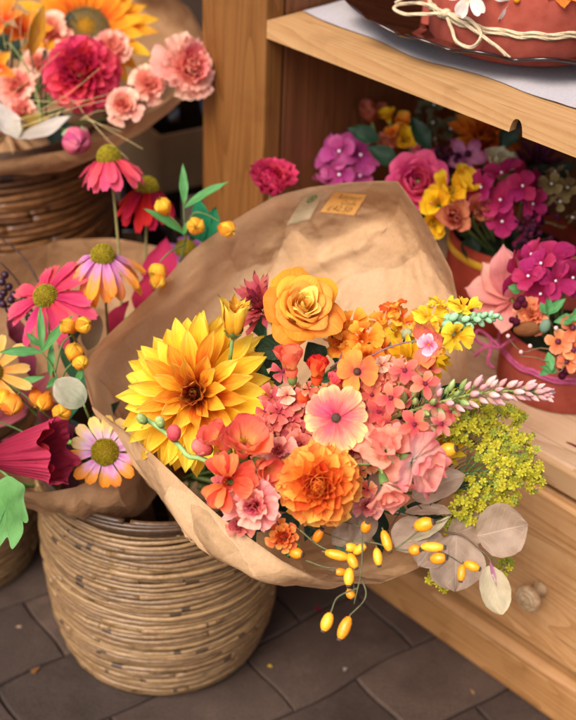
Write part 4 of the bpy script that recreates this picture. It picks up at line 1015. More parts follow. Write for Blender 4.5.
def carnation(r, d, s, mats, N=34, M=I4, parts=True, nm='corolla'):
    rosette(r, M, N, px(s, d), mats, L=(.6, 1.0), el=(85, 8), W=(.9, .95), r0=(.02, .08), z0=(.05, 0), elp=.9, prof='fan', bend=(-.3, .35), cup=(.3, .1), ruf=.13, ser=.02, nu=8, nv=7, parts=parts, name=nm)
d = 1.145; r = fl('sweet_pea', 'ruffled salmon pink sweet pea below the coral freesia', 'sweet pea', 255, 505, d, (-.1, .1, 1))
rosette(r, I4, 17, px(29, d), [petal_mat('b8304c', 'd8566a', 'ee8e8a'), CAR, CAR], L=(.55, 1.0), el=(84, 14), W=(.9, 1.0), r0=(.02, .08), z0=(.1, 0), prof='fan', bend=(-.6, .5), cup=(.6, .2), ruf=.16, nu=10, nv=8, curl=.4)
stem_to(r, I4, A1, back=.004)
d = 1.18; r = fl('sweet_pea', 'small dusty pink sweet pea between the two dahlias', 'sweet pea', 279, 452, d, (-.1, .4, 1))
rosette(r, I4, 12, px(20, d), [CORAL, CAR], L=(.5, 1.0), el=(84, 18), W=(.9, 1.0), r0=(.02, .08), prof='fan', bend=(-.6, .4), cup=(.6, .2), ruf=.14, nu=8, nv=7); stem_to(r, I4, A1, back=.004)
d = 1.17; r = fl('sweet_pea', 'crimson pink sweet pea deep at the paper edge under the freesia', 'sweet pea', 222, 492, 1.185, (-.3, .2, 1))
rosette(r, I4, 12, px(18, d), [CORAL, DR], L=(.5, 1.0), el=(84, 18), W=(.9, 1.0), r0=(.02, .08), prof='fan', bend=(-.6, .4), cup=(.6, .2), ruf=.14, nu=8, nv=7); stem_to(r, I4, A1, back=.004)

LIS = petal_mat('f6d8bc', 'f4a690', 'f4a890', 'f29c88', streak=.2, fine=7.0); LISP = petal_mat('f8e8dc', 'f7cfc0', 'f5b8aa', 'ee8c88', streak=.2, fine=7.0)
def lisi(label, x, y, d, s, f, mat, n=9, el=(70, 5), tw=None, L=(.8, 1.0)):
    r = fl('lisianthus', label, 'lisianthus', x, y, d, f, 'pink lisianthus blooms in the front bouquet', tw)
    rosette(r, I4, n, px(s, d), [mat], L=L, el=el, W=(1.2, 1.3), r0=(.03, .1), prof='fan', bend=(-.5, .35), cup=(.5, .25), ruf=.07, nu=12, nv=10, curl=.5, jit=.06)
    q = MB(); q.revolve([(.0012, -px(s * .55, d)), (px(s * .16, d), -px(s * .35, d)), (px(s * .2, d), 0)], 12); q.build('calyx', GREEN, r)
    stem_to(r, I4, A1, back=.012); return r
lisi('pale pink lisianthus with a curled crimson edge, rightmost of the pink ruffled blooms', 412, 462, 1.135, 34, (.55, -.25, .75), LISP, 9, (78, 26), L=(.9, 1.0))
lisi('salmon lisianthus facing up behind the pale pink one', 386, 452, 1.16, 32, (-.1, .45, .9), LIS, 8, (76, 24))
lisi('small drooping salmon lisianthus under the other two', 385, 484, 1.135, 27, (.25, -.8, .45), LIS, 7, (74, 38))
line(bpy.data.objects['lisianthus.002'], [(352, 464, 1.15), (375, 464, 1.14), (394, 463, 1.138)], .0008, STEMG)
line(bpy.data.objects['lisianthus.002'], [(380, 464, 1.14), (382, 472, 1.137), (384, 480, 1.14)], .0012, STEMG)

r = spray('eucalyptus_branch', 'branch of round translucent beige leaves hanging out to the right', 'leaf branch', 400, 520, 1.2)
line(r, [(370, 500, 1.21), (395, 512, 1.195), (425, 520, 1.185), (445, 532, 1.18), (462, 535, 1.175), (478, 548, 1.172), (489, 558, 1.17), (493, 572, 1.168)], .0013, flat_mat('6e5648', '54402f', 120), .0007, 'twig')
line(r, [(372, 500, 1.21), (330, 520, 1.24), A1], .0018, BRSTEM)
for a, b in (((440, 528, 1.182), (418, 505, 1.18)), ((425, 520, 1.185), (436, 490, 1.18)), ((400, 512, 1.192), (385, 535, 1.185)), ((395, 512, 1.195), (365, 500, 1.2)), ((432, 500, 1.185), (425, 489, 1.18))): line(r, [a, b], .0006, DKSTEM, .0004, 'twig', 6, 5)
UPN = (-FW + UP * .2)
for (a, b, W, pr, mm, nn, bd) in (
    ((477, 536, 1.174), (528, 524, 1.16), 56, 'disc', BEIGE, (-.1, .1, 1), .2), ((488, 566, 1.168), (502, 615, 1.165), 31, 'disc', BEIGE2, (0, 0, 1), .25),
    ((412, 497, 1.19), (465, 474, 1.175), 33, 'disc', BEIGE, (.1, .5, 1), .3), ((456, 534, 1.18), (455, 592, 1.18), 58, 'disc', BEIGE, (0, .1, 1), .25),
    ((405, 512, 1.185), (452, 512, 1.17), 22, 'disc', BEIGE, (-.1, 1, .45), .4), ((424, 520, 1.185), (396, 550, 1.18), 38, 'disc', BEIGE, (-.4, .1, 1), .2),
    ((440, 533, 1.182), (418, 566, 1.175), 40, 'disc', BEIGE, (.2, .2, 1), .2), ((398, 510, 1.195), (372, 470, 1.2), 34, 'disc', BEIGE, (-.1, .1, 1), .2),
    ((372, 500, 1.21), (352, 546, 1.195), 34, 'disc', BEIGE, (.5, .1, 1), .3), ((420, 482, 1.2), (390, 432, 1.22), 36, 'disc', BEIGE, (0, 0, 1), .2), ((405, 542, 1.18), (452, 516, 1.155), 15, 'lance', BEIGE2, (.1, -.6, 1), .3), ((362, 520, 1.2), (332, 545, 1.2), 26, 'disc', BEIGE, (.3, .3, 1), .3), ((448, 536, 1.19), (490, 520, 1.2), 36, 'disc', BEIGE, (.2, .2, 1), .2)):
    o = sheet(r, at(*a), at(*b), px(W, 1.17), mm, pr, bd, .16, face(*nn), nu=10, nv=16, ruf=.015)
q = MB(); q.grid(petal(px(26, 1.165), px(5, 1.165), 'lance', .1, .1), .5, 0, 0, inroot(r, Matrix.Translation(at(490, 562, 1.166)) @ Matrix((( (at(499, 594, 1.164) - at(490, 562, 1.166)).normalized()), (-FW).cross((at(499, 594, 1.164) - at(490, 562, 1.166)).normalized()).normalized(), -FW)).transposed().to_4x4())); q.build('leaf_stain', petal_mat('b06a86', 'c490a0', trans=.2), r)

HIPS = [flat_mat(a, b, 260, .36, 0, .25, .0006, .45) for a, b in (('e8860e', 'f4a01c'), ('e07c10', 'ee9016'), ('ee9a1e', 'f6b030'), ('d8780e', 'f09a20'))]; HTIP = flat_mat('3c2c22', '5c463a', 900, .8); HST = flat_mat('4a4630', '6a6a42', 160)
def hips(label, stems, hp, base):
    r = spray('rosehip_sprig', label, 'rosehip sprig', *base, 'rosehip sprigs in the front bouquet'); Mi = r.matrix_world.inverted()
    for s in stems: line(r, s, .0009, HST, .0006, 'twig', 16, 6)
    for (x, y, dd, a, w_, l_, z) in hp:
        ax_ = (RT * math.cos(rad(a)) + UP * math.sin(rad(a)) - FW * z).normalized(); q = MB(); c = Mi @ at(x, y, dd); W = px(w_ * R.uniform(.8, .96), dd); L = px(l_ * R.uniform(.88, 1.02), dd)
        M = frame(Vector(), ax_); M.translation = c
        q.revolve([(W * .08, -L * 1.0), (W * .5, -L * .9), (W * .85, -L * .55), (W * 1.0, -L * .05), (W * .95, L * .35), (W * .72, L * .7), (W * .45, L * .9), (W * .3, L * .96)], 16, M)
        q.tube([M @ Vector((0, 0, -L * 1.25)), M @ Vector((0, 0, -L * .9))], .0008, 6, 1); wob_ = R.uniform(-.1, .1)
        h = q.build('hip', [R.choice(HIPS), HST], r); q = MB()
        q.revolve([(W * .50, L * .90), (W * .47, L * 1.03), (W * .40, L * 1.12), (W * .28, L * 1.10), (W * .02, L * 1.0)], 10, M); q.build('hip_tip', HTIP, h)
hips('trailing sprig of yellow orange rosehips hanging lowest, over the dark pavement', [[(361, 528, 1.13), (362, 548, 1.13), (361, 572, 1.128), (354, 604, 1.13)], [(358, 588, 1.13), (338, 597, 1.125), (331.5, 611, 1.12)], [(362, 580, 1.13), (366, 592, 1.125), (363, 602, 1.122), (350, 615, 1.118)], [(353, 560, 1.15), (352, 575, 1.14), (355, 592, 1.135)], [(361, 530, 1.135), (345, 522, 1.17), A1]],
     [(366, 527, 1.125, 80, 6.5, 7.5, .9), (327, 622, 1.12, -112, 6.6, 10.5, .15), (344.5, 628, 1.118, -115, 7.6, 12.5, .15), (349, 577, 1.128, -95, 6.2, 10, .3), (350.5, 594, 1.14, -60, 5, 6, .5), (341, 572, 1.145, 175, 4.5, 7, .3)], (361, 530, 1.135))
hips('sprig of rosehips running right, in front of the beige leaves', [[(352, 540, 1.15), (375, 543, 1.14), (395, 549, 1.132), (412, 550, 1.13), (430, 548, 1.128)], [(395, 549, 1.132), (410, 538, 1.128), (422, 528, 1.122)], [(408, 550, 1.13), (440, 552, 1.14), (462, 564, 1.145)], [(352, 540, 1.15), (330, 535, 1.18), A1]],
     [(424, 524.5, 1.118, 20, 7.6, 10.5, .5), (386.5, 541, 1.128, -72, 5.5, 11.5, .3), (377.8, 557, 1.128, -82, 5.6, 10, .3), (415, 550, 1.122, 10, 6.3, 7, .8), (432.5, 547, 1.118, 0, 6.2, 12, .25), (438.5, 558.5, 1.116, 12, 6.6, 9, .5), (461.5, 573, 1.14, -98, 5.6, 9.5, .2), (472, 566, 1.14, -20, 6, 9, .35)], (352, 540, 1.15))
hips('short cluster of rosehips at the lower paper lip', [[(300, 530, 1.15), (318, 545, 1.15), (335, 552, 1.145), (352, 552, 1.14)], [(305, 560, 1.16), (325, 567, 1.155), (342, 568, 1.15)], [(300, 530, 1.15), (280, 520, 1.19), A1]],
     [(337, 555, 1.135, -12, 6.4, 13, .2), (352.5, 561, 1.132, -62, 5.4, 9.5, .4), (351, 547.5, 1.138, 175, 5.5, 7, .4), (360, 549, 1.136, 40, 5, 9, .3), (296, 553, 1.15, -10, 6.5, 8, .6), (318, 536, 1.17, 60, 6, 9, .4)], (300, 530, 1.15))
hips('single orange hip beside the yellow daisy and goldenrod', [[(448, 451, 1.165), (440, 462, 1.18), (400, 490, 1.23), A1]], [(448, 450, 1.158, 15, 8, 9.5, .6)], (440, 462, 1.18))
r = spray('lavender_twig', 'thin mauve twig beside the coral freesia buds', 'twig', 340, 360, 1.22)
for pts in ([(330, 395, 1.24), (336, 370, 1.225), (342, 352, 1.22)], [(336, 370, 1.225), (348, 356, 1.22)], [(338, 362, 1.222), (330, 368, 1.22)], [(334, 380, 1.23), (348, 368, 1.22)]): line(r, pts, .0009, flat_mat('8a5a6a', '6e4050', 200), .0006, 'twig', 8, 5)
for (x, y, dd, s, f, lb) in ((300, 446, 1.195, 19, (0, .2, 1), 'dusty rose sweet pea directly left of the cosmos, above the orange pompon'), (352, 450, 1.19, 19, (.1, .2, 1), 'dusty rose sweet pea directly under the cosmos'), (262, 432, 1.215, 18, (.2, .2, 1), 'dusty rose sweet pea beside the right edge of the big yellow dahlia'), (240, 526, 1.175, 15, (-.2, .1, 1), 'dusty rose sweet pea under the ruffled salmon one, touching the paper'), (366, 505, 1.185, 17, (.1, 0, 1), 'dusty rose sweet pea at the right side of the orange pompon'), (400, 440, 1.2, 18, (0, .3, 1), 'dusty rose sweet pea behind the salmon lisianthus')):
    r = fl('sweet_pea', lb, 'sweet pea', x, y, dd, f); rosette(r, I4, 11, px(s, dd), [CORAL, CAR if x > 330 else DR], L=(.5, 1.0), el=(84, 18), W=(.9, 1.0), r0=(.02, .08), prof='fan', bend=(-.6, .4), cup=(.6, .2), ruf=.14, nu=8, nv=7); stem_to(r, I4, A1, back=.004)
PCH = [petal_mat('e8703c', 'f4a060', 'f8bc84'), petal_mat('e4584c', 'f08a68', 'f6ac8a'), petal_mat('ec8a5a', 'f6c09c', 'f8d8be')]
for lb, cx, cy, n, sx, sy, dd in (('cloud of tiny peach and orange blossoms between the snapdragons and the coral blossoms', 392, 378, 34, 34, 22, 1.205), ('tiny coral and peach blossoms filling the lower left of the cone by the coral freesia', 258, 478, 26, 26, 20, 1.195), ('tiny peach blossoms around the round orange pompon dahlia', 352, 468, 22, 26, 20, 1.19), ('tiny salmon blossoms between the freesia buds and the cosmos', 312, 402, 20, 18, 15, 1.215), ('tiny peach blossoms between the pink lisianthus and the goldenrod', 425, 440, 20, 20, 16, 1.185)):
    r = spray('blossom_spray', lb, 'blossom', cx, cy, dd + .03)
    for i in range(n):
        x, y = cx + R.gauss(0, sx * .55), cy + R.gauss(0, sy * .6); z_ = dd + R.uniform(-.02, .025); q = MB(); star(q, inroot(r, frame(at(x, y, z_), face(R.uniform(-.6, .6), R.uniform(-.4, .7), 1))), px(R.uniform(6.5, 10.5), dd), 5, 0, 1, R.uniform(.7, 1), R.uniform(10, 40), 'fan', 4, 5, .3, .14); q.build('floret', [R.choice(PCH), CEN], r)
        if i % 2: line(r, [(x, y, z_ + .002), (lerp(x, cx, .5), lerp(y, cy + 14, .5), dd + .03)], .0006, STEMG, None, 'branchlet', 6, 4)
    line(r, [(cx, cy + 6, dd + .03), (lerp(cx, 300, .3), cy + 40, dd + .07), A1], .0015, STEMG)
# dark foliage deep inside the cone
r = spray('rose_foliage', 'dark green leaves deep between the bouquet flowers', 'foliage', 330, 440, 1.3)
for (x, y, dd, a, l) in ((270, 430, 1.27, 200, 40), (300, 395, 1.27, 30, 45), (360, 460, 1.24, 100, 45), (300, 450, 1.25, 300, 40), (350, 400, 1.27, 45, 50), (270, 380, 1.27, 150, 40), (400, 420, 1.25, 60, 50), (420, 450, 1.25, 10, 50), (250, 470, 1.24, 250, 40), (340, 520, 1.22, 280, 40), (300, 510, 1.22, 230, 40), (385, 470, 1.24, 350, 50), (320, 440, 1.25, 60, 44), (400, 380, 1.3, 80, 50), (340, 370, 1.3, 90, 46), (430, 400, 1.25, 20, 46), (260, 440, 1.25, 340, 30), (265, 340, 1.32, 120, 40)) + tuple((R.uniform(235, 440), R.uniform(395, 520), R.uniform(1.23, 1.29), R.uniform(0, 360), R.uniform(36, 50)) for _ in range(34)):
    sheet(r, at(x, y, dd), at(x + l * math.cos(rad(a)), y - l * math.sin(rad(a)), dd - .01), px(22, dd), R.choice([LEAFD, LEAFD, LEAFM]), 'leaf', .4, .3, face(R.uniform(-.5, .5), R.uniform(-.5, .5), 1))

# ================================================================== LEFT BOUQUET
def coneflower(label, x, y, d, f, rc, L, W, el, mat, n=14, bend=.5, cone=('94821c', 'bca62c', 'd4c24a'), h=1.0, elf=None, grp='coneflowers in the left bouquet', tw=None, ap=A2):
    rc *= .86; r = fl('coneflower', label, 'coneflower', x, y, d, f, grp, tw)
    rays(r, I4, n, px(L, d), px(W, d), px(rc * .75, d), mat, el, bend, 'strap', .18, True, 0, .1, notch=.06, rib=.02, nu=8, elf=elf)
    rays(r, I4, n - 4, px(L * .9, d), px(W, d), px(rc * .7, d), mat, el + 10, bend, 'strap', .18, True, .0005, .12, .3, notch=.06, rib=.02, nu=8, elf=elf)
    cone_disc(r, Matrix.Translation((0, 0, -px(1, d))), px(rc, d), px(rc * h * 1.1, d), petal_mat(*cone, streak=.5, var=.5), 300, spike=.12, sz=.07)
    stem_to(r, I4, ap, flat_mat('8a7a4a', '6a6a3c', 90), .0017, .002); return r
CP = petal_mat('d8405c', 'e8566c', 'e4607a', streak=.25); CR = petal_mat('8c1224', 'b81c30', 'c42a3c', streak=.25); CPO = petal_mat([] and '' or 'd070b0', 'e39ac8', 'ee9a5a', 'f0962c', streak=.25); CK = petal_mat('c83054', 'e0486a', 'ea6a78', streak=.25); CPU = petal_mat('b8589c', 'd58cc4', 'dfa6d0', streak=.25)
coneflower('bright coral coneflower with drooping petals, topmost, under the pink bud', 109, 158, 1.47, (-.1, 1, .42), 13.5, 37, 13, -42, CP, 13, .35, h=1.05)
coneflower('dark red coneflower in front of the black bowl', 147, 188, 1.53, (.05, 1, .42), 13, 42, 11, -46, CR, 13, .4)
coneflower('lilac coneflower with orange petal tips', 103, 256, 1.37, (.05, .85, .7), 13.5, 47, 13, -42, CPO, 13, .35, h=1.0)
coneflower('raspberry pink coneflower leaning left, with a green gold cone', 46, 297, 1.36, (-.35, .55, .9), 14, 46, 13, -16, CK, 13, .35)
coneflower('purple pink coneflower half hidden by the large paper cone', 186, 250, 1.58, (-.05, .8, .8), 12, 40, 13, -25, CPU, 12, .4)
DZ = petal_mat('e07ac0', 'eeb0d8', 'f2a04a', 'f08a28', streak=.4); DZ2 = petal_mat('e896c8', 'f2c8da', 'f4d290', 'f6d27c', streak=.35)
d = 1.33; r = fl('daisy', 'pink and orange daisy facing out over the front basket', 'daisy', 105, 452, d, (.1, .1, 1), tw=.2)
for k in range(14):
    phi = 2 * PI * k / 14 + R.uniform(-.08, .08); up = math.sin(phi + .2) > .25
    q = MB(); q.grid(petal(px(R.uniform(27, 32), d), px(12.5, d), 'cosmos', .15 + R.uniform(-.1, .2), .15, .02, 2, .1, .05, 0, 8, 8, R.uniform(-.2, .2), .02, 5), R.random(), 0, 0, PM(phi, px(9, d), 0, rad(R.uniform(-2, 14)))); q.build('petal', DZ2 if up else DZ, r)
cone_disc(r, Matrix.Translation((0, 0, -px(2, d))), px(13.5, d), px(9, d), petal_mat('8a7a14', 'b49c22', 'c6ae36', streak=.5, var=.5), 320, spike=.12, sz=.065)
line(r, [(98, 452, 1.34), (80, 444, 1.345), (60, 448, 1.38), A2], .0028, flat_mat('6a9a3c', '86b050', 60))
YL = petal_mat('f2a64a', 'f4be60', 'f6d27c', streak=.25)
d = 1.35; r = fl('daisy', 'pale apricot daisy cut by the left picture edge', 'daisy', -8, 372, d, (.1, .1, 1))
rays(r, I4, 12, px(33, d), px(11, d), px(8, d), YL, 4, .15, 'strap', .15); cone_disc(r, I4, px(10, d), px(7, d), petal_mat('8a6a14', 'b49022'), 120); stem_to(r, I4, A2)

TB = petal_mat('ee8a24', 'f4a92e', 'f7c848', streak=.25); TBO = petal_mat('e8701c', 'f08c2c', 'f4ac48', streak=.25); LG = leaf_mat('3f7a3c', '5a944e', '86b878', .25, 3.0, 2.2, .4)
def lantern(root, x, y, d, s, f, mat=TB):
    M = inroot(root, frame(at(x, y, d), face(*f), R.random() * 6)); q = MB()
    for i in range(5):
        q.grid(cuppet(i * 2 * PI / 5, 1.75, px(s * .95, d), px(s * 2.6, d), -1.0, .02, nu=6, nv=9, wav=.06), R.random(), 0, 0, M @ Matrix.Translation((0, 0, -px(s * 1.3, d))))
    q.revolve([(.0006, -px(s * 1.35, d)), (px(s * .2, d), -px(s * 1.2, d)), (px(s * .35, d), -px(s * .98, d))], 8, M, 1); q.build('lantern_bud', [mat, GREEN], root)
def lsprig(label, stems, buds, leaves, base):
    r = spray('lantern_sprig', label, 'bud sprig', *base, 'yellow lantern bud sprigs')
    for s in stems: line(r, s, .0013, flat_mat('4a5a30', '5f6f3c', 90), .0008, 'stem', 14)
    for b in buds: lantern(r, *b)
    for (a, b, W) in leaves: sheet(r, at(*a), at(*b), px(W * .82, a[2]), LG, 'lance', .45, .3, face(R.uniform(-.3, .3), R.uniform(0, .6), 1))
lsprig('sprig with yellow orange buds and upright green leaves above the large paper cone', [[(180, 262, 1.48), (185, 242, 1.46), (184, 215, 1.44), (183, 195, 1.44)], [(185, 242, 1.46), (192, 215, 1.435), (205, 214, 1.43), (220, 222, 1.425)], [(184, 232, 1.445), (176, 222, 1.435), (164, 212, 1.43)], [(185, 245, 1.46), (170, 252, 1.435), (160, 262, 1.43)], [(180, 262, 1.48), (150, 330, 1.53), A2]],
       [(163, 206, 1.425, 9, (-.3, .6, .7)), (196, 226, 1.42, 9.5, (0, -.2, 1)), (227, 229, 1.415, 9, (.7, -.3, .7)), (158, 272, 1.425, 10, (-.4, -.3, 1)), (158, 281, 1.42, 9, (-.2, -.8, .6))],
       [((184, 206, 1.44), (183, 162, 1.435), 11), ((184, 208, 1.44), (229, 180, 1.42), 12), ((184, 234, 1.445), (143, 207, 1.425), 12), ((183, 235, 1.445), (192, 217, 1.43), 8), ((168, 284, 1.435), (147, 273, 1.425), 8)], (180, 262, 1.48))
lsprig('sprig with yellow buds and long green leaves across the raspberry coneflower', [[(62, 400, 1.35), (55, 372, 1.345), (42, 352, 1.34), (36, 338, 1.34)], [(55, 372, 1.345), (62, 345, 1.335), (72, 335, 1.33)], [(60, 385, 1.35), (66, 370, 1.34), (74, 362, 1.335)], [(62, 400, 1.35), (70, 440, 1.4), A2]],
       [(68, 326, 1.325, 9, (-.6, .4, .8)), (83, 325, 1.325, 9, (.8, .2, .7)), (74, 352, 1.33, 10, (.2, .7, .7)), (80, 362, 1.33, 8.5, (.5, -.4, .8)), (62, 412, 1.34, 10, (0, -.3, 1)), (45, 402, 1.36, 9, (-.2, -.8, .6))],
       [((42, 350, 1.34), (40, 304, 1.335), 10), ((42, 352, 1.34), (74, 313, 1.32), 12), ((42, 352, 1.34), (-2, 352, 1.33), 13), ((40, 346, 1.34), (26, 332, 1.33), 9), ((58, 378, 1.345), (46, 388, 1.33), 9), ((50, 376, 1.35), (52, 340, 1.345), 10), ((76, 384, 1.345), (84, 366, 1.335), 9)], (62, 400, 1.35))
lsprig('sprig with drooping orange buds at the left picture edge above the red paper flower', [[(-10, 380, 1.36), (20, 392, 1.36), (40, 410, 1.37), (60, 425, 1.4)], [(-15, 418, 1.38), (15, 428, 1.385), (45, 446, 1.4), A2], [(20, 392, 1.36), (14, 398, 1.355)]],
       [(12, 404, 1.35, 12, (.2, -.7, .7), TBO), (2, 398, 1.35, 11, (-.3, -.6, .7)), (36, 398, 1.37, 9, (.2, -.8, .6), TBO)], [((10, 386, 1.36), (46, 376, 1.36), 10)], (40, 410, 1.37))
DB = flat_mat('23101c', '381a2a', 60, .3)
r = spray('berry_sprig', 'sprig of dark purple berries at the left edge', 'berry sprig', 30, 320, 1.46); Mi = r.matrix_world.inverted()
for pts in ([(40, 330, 1.46), (20, 285, 1.45), (0, 262, 1.44)], [(48, 300, 1.46), (24, 258, 1.47), (0, 238, 1.47)], [(20, 285, 1.45), (14, 300, 1.445)], [(35, 315, 1.455), (22, 300, 1.45)], [(48, 300, 1.46), (60, 400, 1.48), A2]): line(r, pts, .0015, DKSTEM, .001, 'twig', 10)
for i, (x, y) in enumerate(((2, 282), (9, 287), (4, 293), (11, 300), (3, 304), (9, 309), (22, 292), (24, 300), (18, 304), (20, 313), (26, 310), (5, 275), (14, 295), (1, 297), (29, 318))):
    q = MB(); berry(q, Mi @ at(x, y, 1.445 + .006 * (i % 3)), px(4.2, 1.45)); q.build('berry', DB, r)
PUR = petal_mat('5a2030', '74303e', '8a4650', trans=.2, fine=7); MAG = petal_mat('8c1c34', 'a82844', '9a2440', trans=.25)
r = spray('burgundy_foliage', 'dull burgundy and purple leaves between the left bouquet stems', 'foliage', 60, 400, 1.45)
for (a, b, W, mm) in (((20, 345, 1.44), (8, 310, 1.42), 20, PUR), ((34, 380, 1.45), (20, 330, 1.44), 18, PUR), ((66, 430, 1.42), (38, 398, 1.40), 34, PUR), ((70, 440, 1.4), (52, 425, 1.38), 28, PUR), ((80, 430, 1.42), (70, 470, 1.38), 24, petal_mat('33191c', '4a2628')), ((20, 410, 1.46), (52, 370, 1.45), 26, PUR), ((72, 470, 1.4), (64, 500, 1.37), 20, petal_mat('33191c', '4a2628')), ((30, 390, 1.48), (-10, 430, 1.46), 30, PUR), ((90, 400, 1.45), (100, 350, 1.44), 24, PUR), ((110, 340, 1.5), (128, 300, 1.48), 26, MAG), ((140, 320, 1.52), (150, 270, 1.5), 26, MAG), ((60, 350, 1.46), (90, 310, 1.46), 22, petal_mat('2a3a2a', '3a5238')), ((60, 420, 1.42), (84, 398, 1.39), 16, LEAFM), ((85, 390, 1.42), (58, 340, 1.42), 20, LEAFM), ((70, 420, 1.44), (90, 460, 1.42), 26, LEAFD), ((90, 440, 1.45), (120, 400, 1.42), 26, LEAFD), ((40, 440, 1.46), (70, 400, 1.46), 34, LEAFD), ((30, 450, 1.46), (0, 440, 1.44), 26, PUR)):
    sheet(r, at(*a), at(*b), px(W, 1.42), mm, 'leaf', .35, .3, face(R.uniform(-.5, .5), R.uniform(0, .6), 1))
line(r, [(60, 400, 1.45), (75, 450, 1.46), A2], .0018, DKSTEM)
r = spray('crimson_leaf', 'broad crimson leaf between the dark red and purple coneflowers', 'leaf', 165, 290, 1.53)
sheet(r, at(160, 300, 1.53), at(166, 236, 1.52), px(42, 1.52), MAG, 'leaf', .2, .25, face(-.2, .1, 1)); line(r, [(160, 300, 1.53), (150, 350, 1.5), A2], .0016, DKSTEM)
r = spray('grey_leaf', 'rounded grey beige leaf with toothed edge under the green sprig', 'leaf', 88, 408, 1.335)
sheet(r, at(84, 405, 1.335), at(55, 380, 1.325), px(31, 1.33), petal_mat('8f9278', 'a8a68c', 'b4a892', trans=.25), 'disc', .25, .15, face(.1, .1, 1), nu=9, nv=14); sheet(r, at(88, 350, 1.4), at(96, 312, 1.4), px(22, 1.4), petal_mat('8a7f5e', '9c9070'), 'disc', .25, .2); line(r, [(84, 405, 1.335), (90, 420, 1.36), A2], .0012, STEMG)
r = spray('green_leaf', 'deep green shiny leaf behind the upper bud sprig, against the cupboard post', 'leaf', 205, 235, 1.47)
for a, b in (((206, 240, 1.47), (196, 194, 1.465)), ((206, 240, 1.47), (216, 206, 1.465)), ((204, 242, 1.47), (190, 214, 1.46))): sheet(r, at(*a), at(*b), px(20, 1.47), petal_mat('1c6a44', '2a8656', trans=.25), 'leaf', .3, .2)
line(r, [(205, 240, 1.475), (160, 290, 1.58), (110, 350, 1.6), A2], .0016, STEMG)

CRE = petal_mat('80182c', '98243a', 'a83046', streak=.4, fine=24.0, edge=0.0, trans=.25); CREB = petal_mat('7c1628', '98223a', streak=.4, fine=40.0)
ctr = at(-6, 458, 1.30); axd = (RT * 1.0 - UP * -.12 - FW * .22).normalized()
r = thing('paper_flower', 'crimson crepe paper flower bell pointing right over the light green leaf', 'paper flower', frame(ctr, axd))
q = MB(); P = []
for j in range(40):
    t = j / 39; row = []
    for i in range(260):
        a = 2 * PI * i / 260; pl = math.sin(a * 15 + 1.5 * math.sin(a * 2)) + .5 * math.sin(a * 37 + 3 * math.sin(3 * a) + 2 * t) + 1.2 * noise.noise(Vector((math.cos(a) * 3, math.sin(a) * 3, t * 3))); rr_ = px(lerp(9, 36, t ** .75), 1.3) * (1 + .03 * pl * (.3 + t) + .02 * math.sin(23 * a + 5 * math.sin(a)) * t + .05 * math.sin(4 * a + 2) * t * t)
        z = px(76 * t, 1.3) * (1 + .06 * math.sin(5 * a + 1) * t * t) - px(6, 1.3) * t ** 6 + px(3.0, 1.3) * math.sin(a * 9) * t ** 6
        row.append(Vector((rr_ * math.cos(a), rr_ * math.sin(a) * .92, z)))
    P.append(row)
q.grid(P, .4, 0, 0, None, True, uvs=lambda u, v: (u * 6, v)); q.build('bell', CRE, r)
q = MB()
for k in range(9):
    g = cuppet(k * .7, 1.3, px(15, 1.3), px(80, 1.3) * R.uniform(.86, .97), .1, .03, nu=10, nv=9, wav=.06, open_=.14); q.grid(g, R.random(), 0, 0)
q.build('inner_petals', CREB, r)
q = MB(); Mi = r.matrix_world.inverted(); q.tube([Mi @ p for p in catmull([at(2, 458, 1.30), at(-30, 480, 1.36), A2 + Vector((-.05, 0, .02))], 14)], .0028, 6); q.build('stem', STEMG, r)
LTG = petal_mat('4c7a3c', '5c8a4a', '6a9858', trans=.2, fine=7, edge=0.0)
r = spray('oak_leaf', 'light green lobed paper leaf hanging over the low basket at the left edge', 'leaf', 8, 480, 1.29)
out = [(8, 476), (18, 481), (25, 487), (24, 500), (28.5, 519), (25, 523), (22.5, 518), (23, 533), (14, 548), (10.5, 547), (7.5, 537), (1, 545), (-6, 552), (-9, 538), (-18, 534), (-12, 520), (-20, 508), (-8, 498), (-4, 484)]
Mi = r.matrix_world.inverted(); cc = (6, 508); q = MB(); rows = []; out = [tuple(p.xy) for p in catmull([Vector((x, y, 0)) for x, y in out], 76, True)]
for s in (0, .15, .3, .45, .6, .75, .9, 1): rows.append([Mi @ at(lerp(cc[0], x, s), lerp(cc[1], y, s), 1.283 + .004 * s * s * abs(x - cc[0]) / 20 - .012 * (lerp(cc[1], y, s) - 476) / 76 + .0035 * noise.noise(Vector((lerp(cc[0], x, s) * .06, lerp(cc[1], y, s) * .06, 0)))) for x, y in out])
q.grid(rows, .5, 0, 0, None, True); q.build('leaf_blade', LTG, r); line(r, [(14, 480, 1.286), (9, 500, 1.28), (2, 516, 1.275), (-4, 530, 1.272)], .0007, flat_mat('3c6a3c', '4f7f4c'), .0004, 'midrib', 10, 5)
line(r, [(10, 478, 1.287), (-8, 470, 1.32), (-40, 500, 1.4)], .0016, STEMG)
d = 1.5; r = fl('paper_flower', 'crumpled crimson paper bloom behind the upper edge of the large paper cone', 'paper flower', 271, 192, d, (.1, .6, .8))
rosette(r, I4, 34, px(36, d), [petal_mat('a8163c', 'c4244a', streak=.4), petal_mat('b01c44', 'd03056', 'da4668', streak=.4)], L=(.6, 1.0), el=(86, 30), W=(.8, .9), r0=(.02, .1), z0=(0, 0), prof='fan', bend=(-.9, -.5), cup=(.8, .5), ruf=.16, nu=9, nv=8)
stem_to(r, I4, Vector((-.13, 1.24, .3)), back=.004)
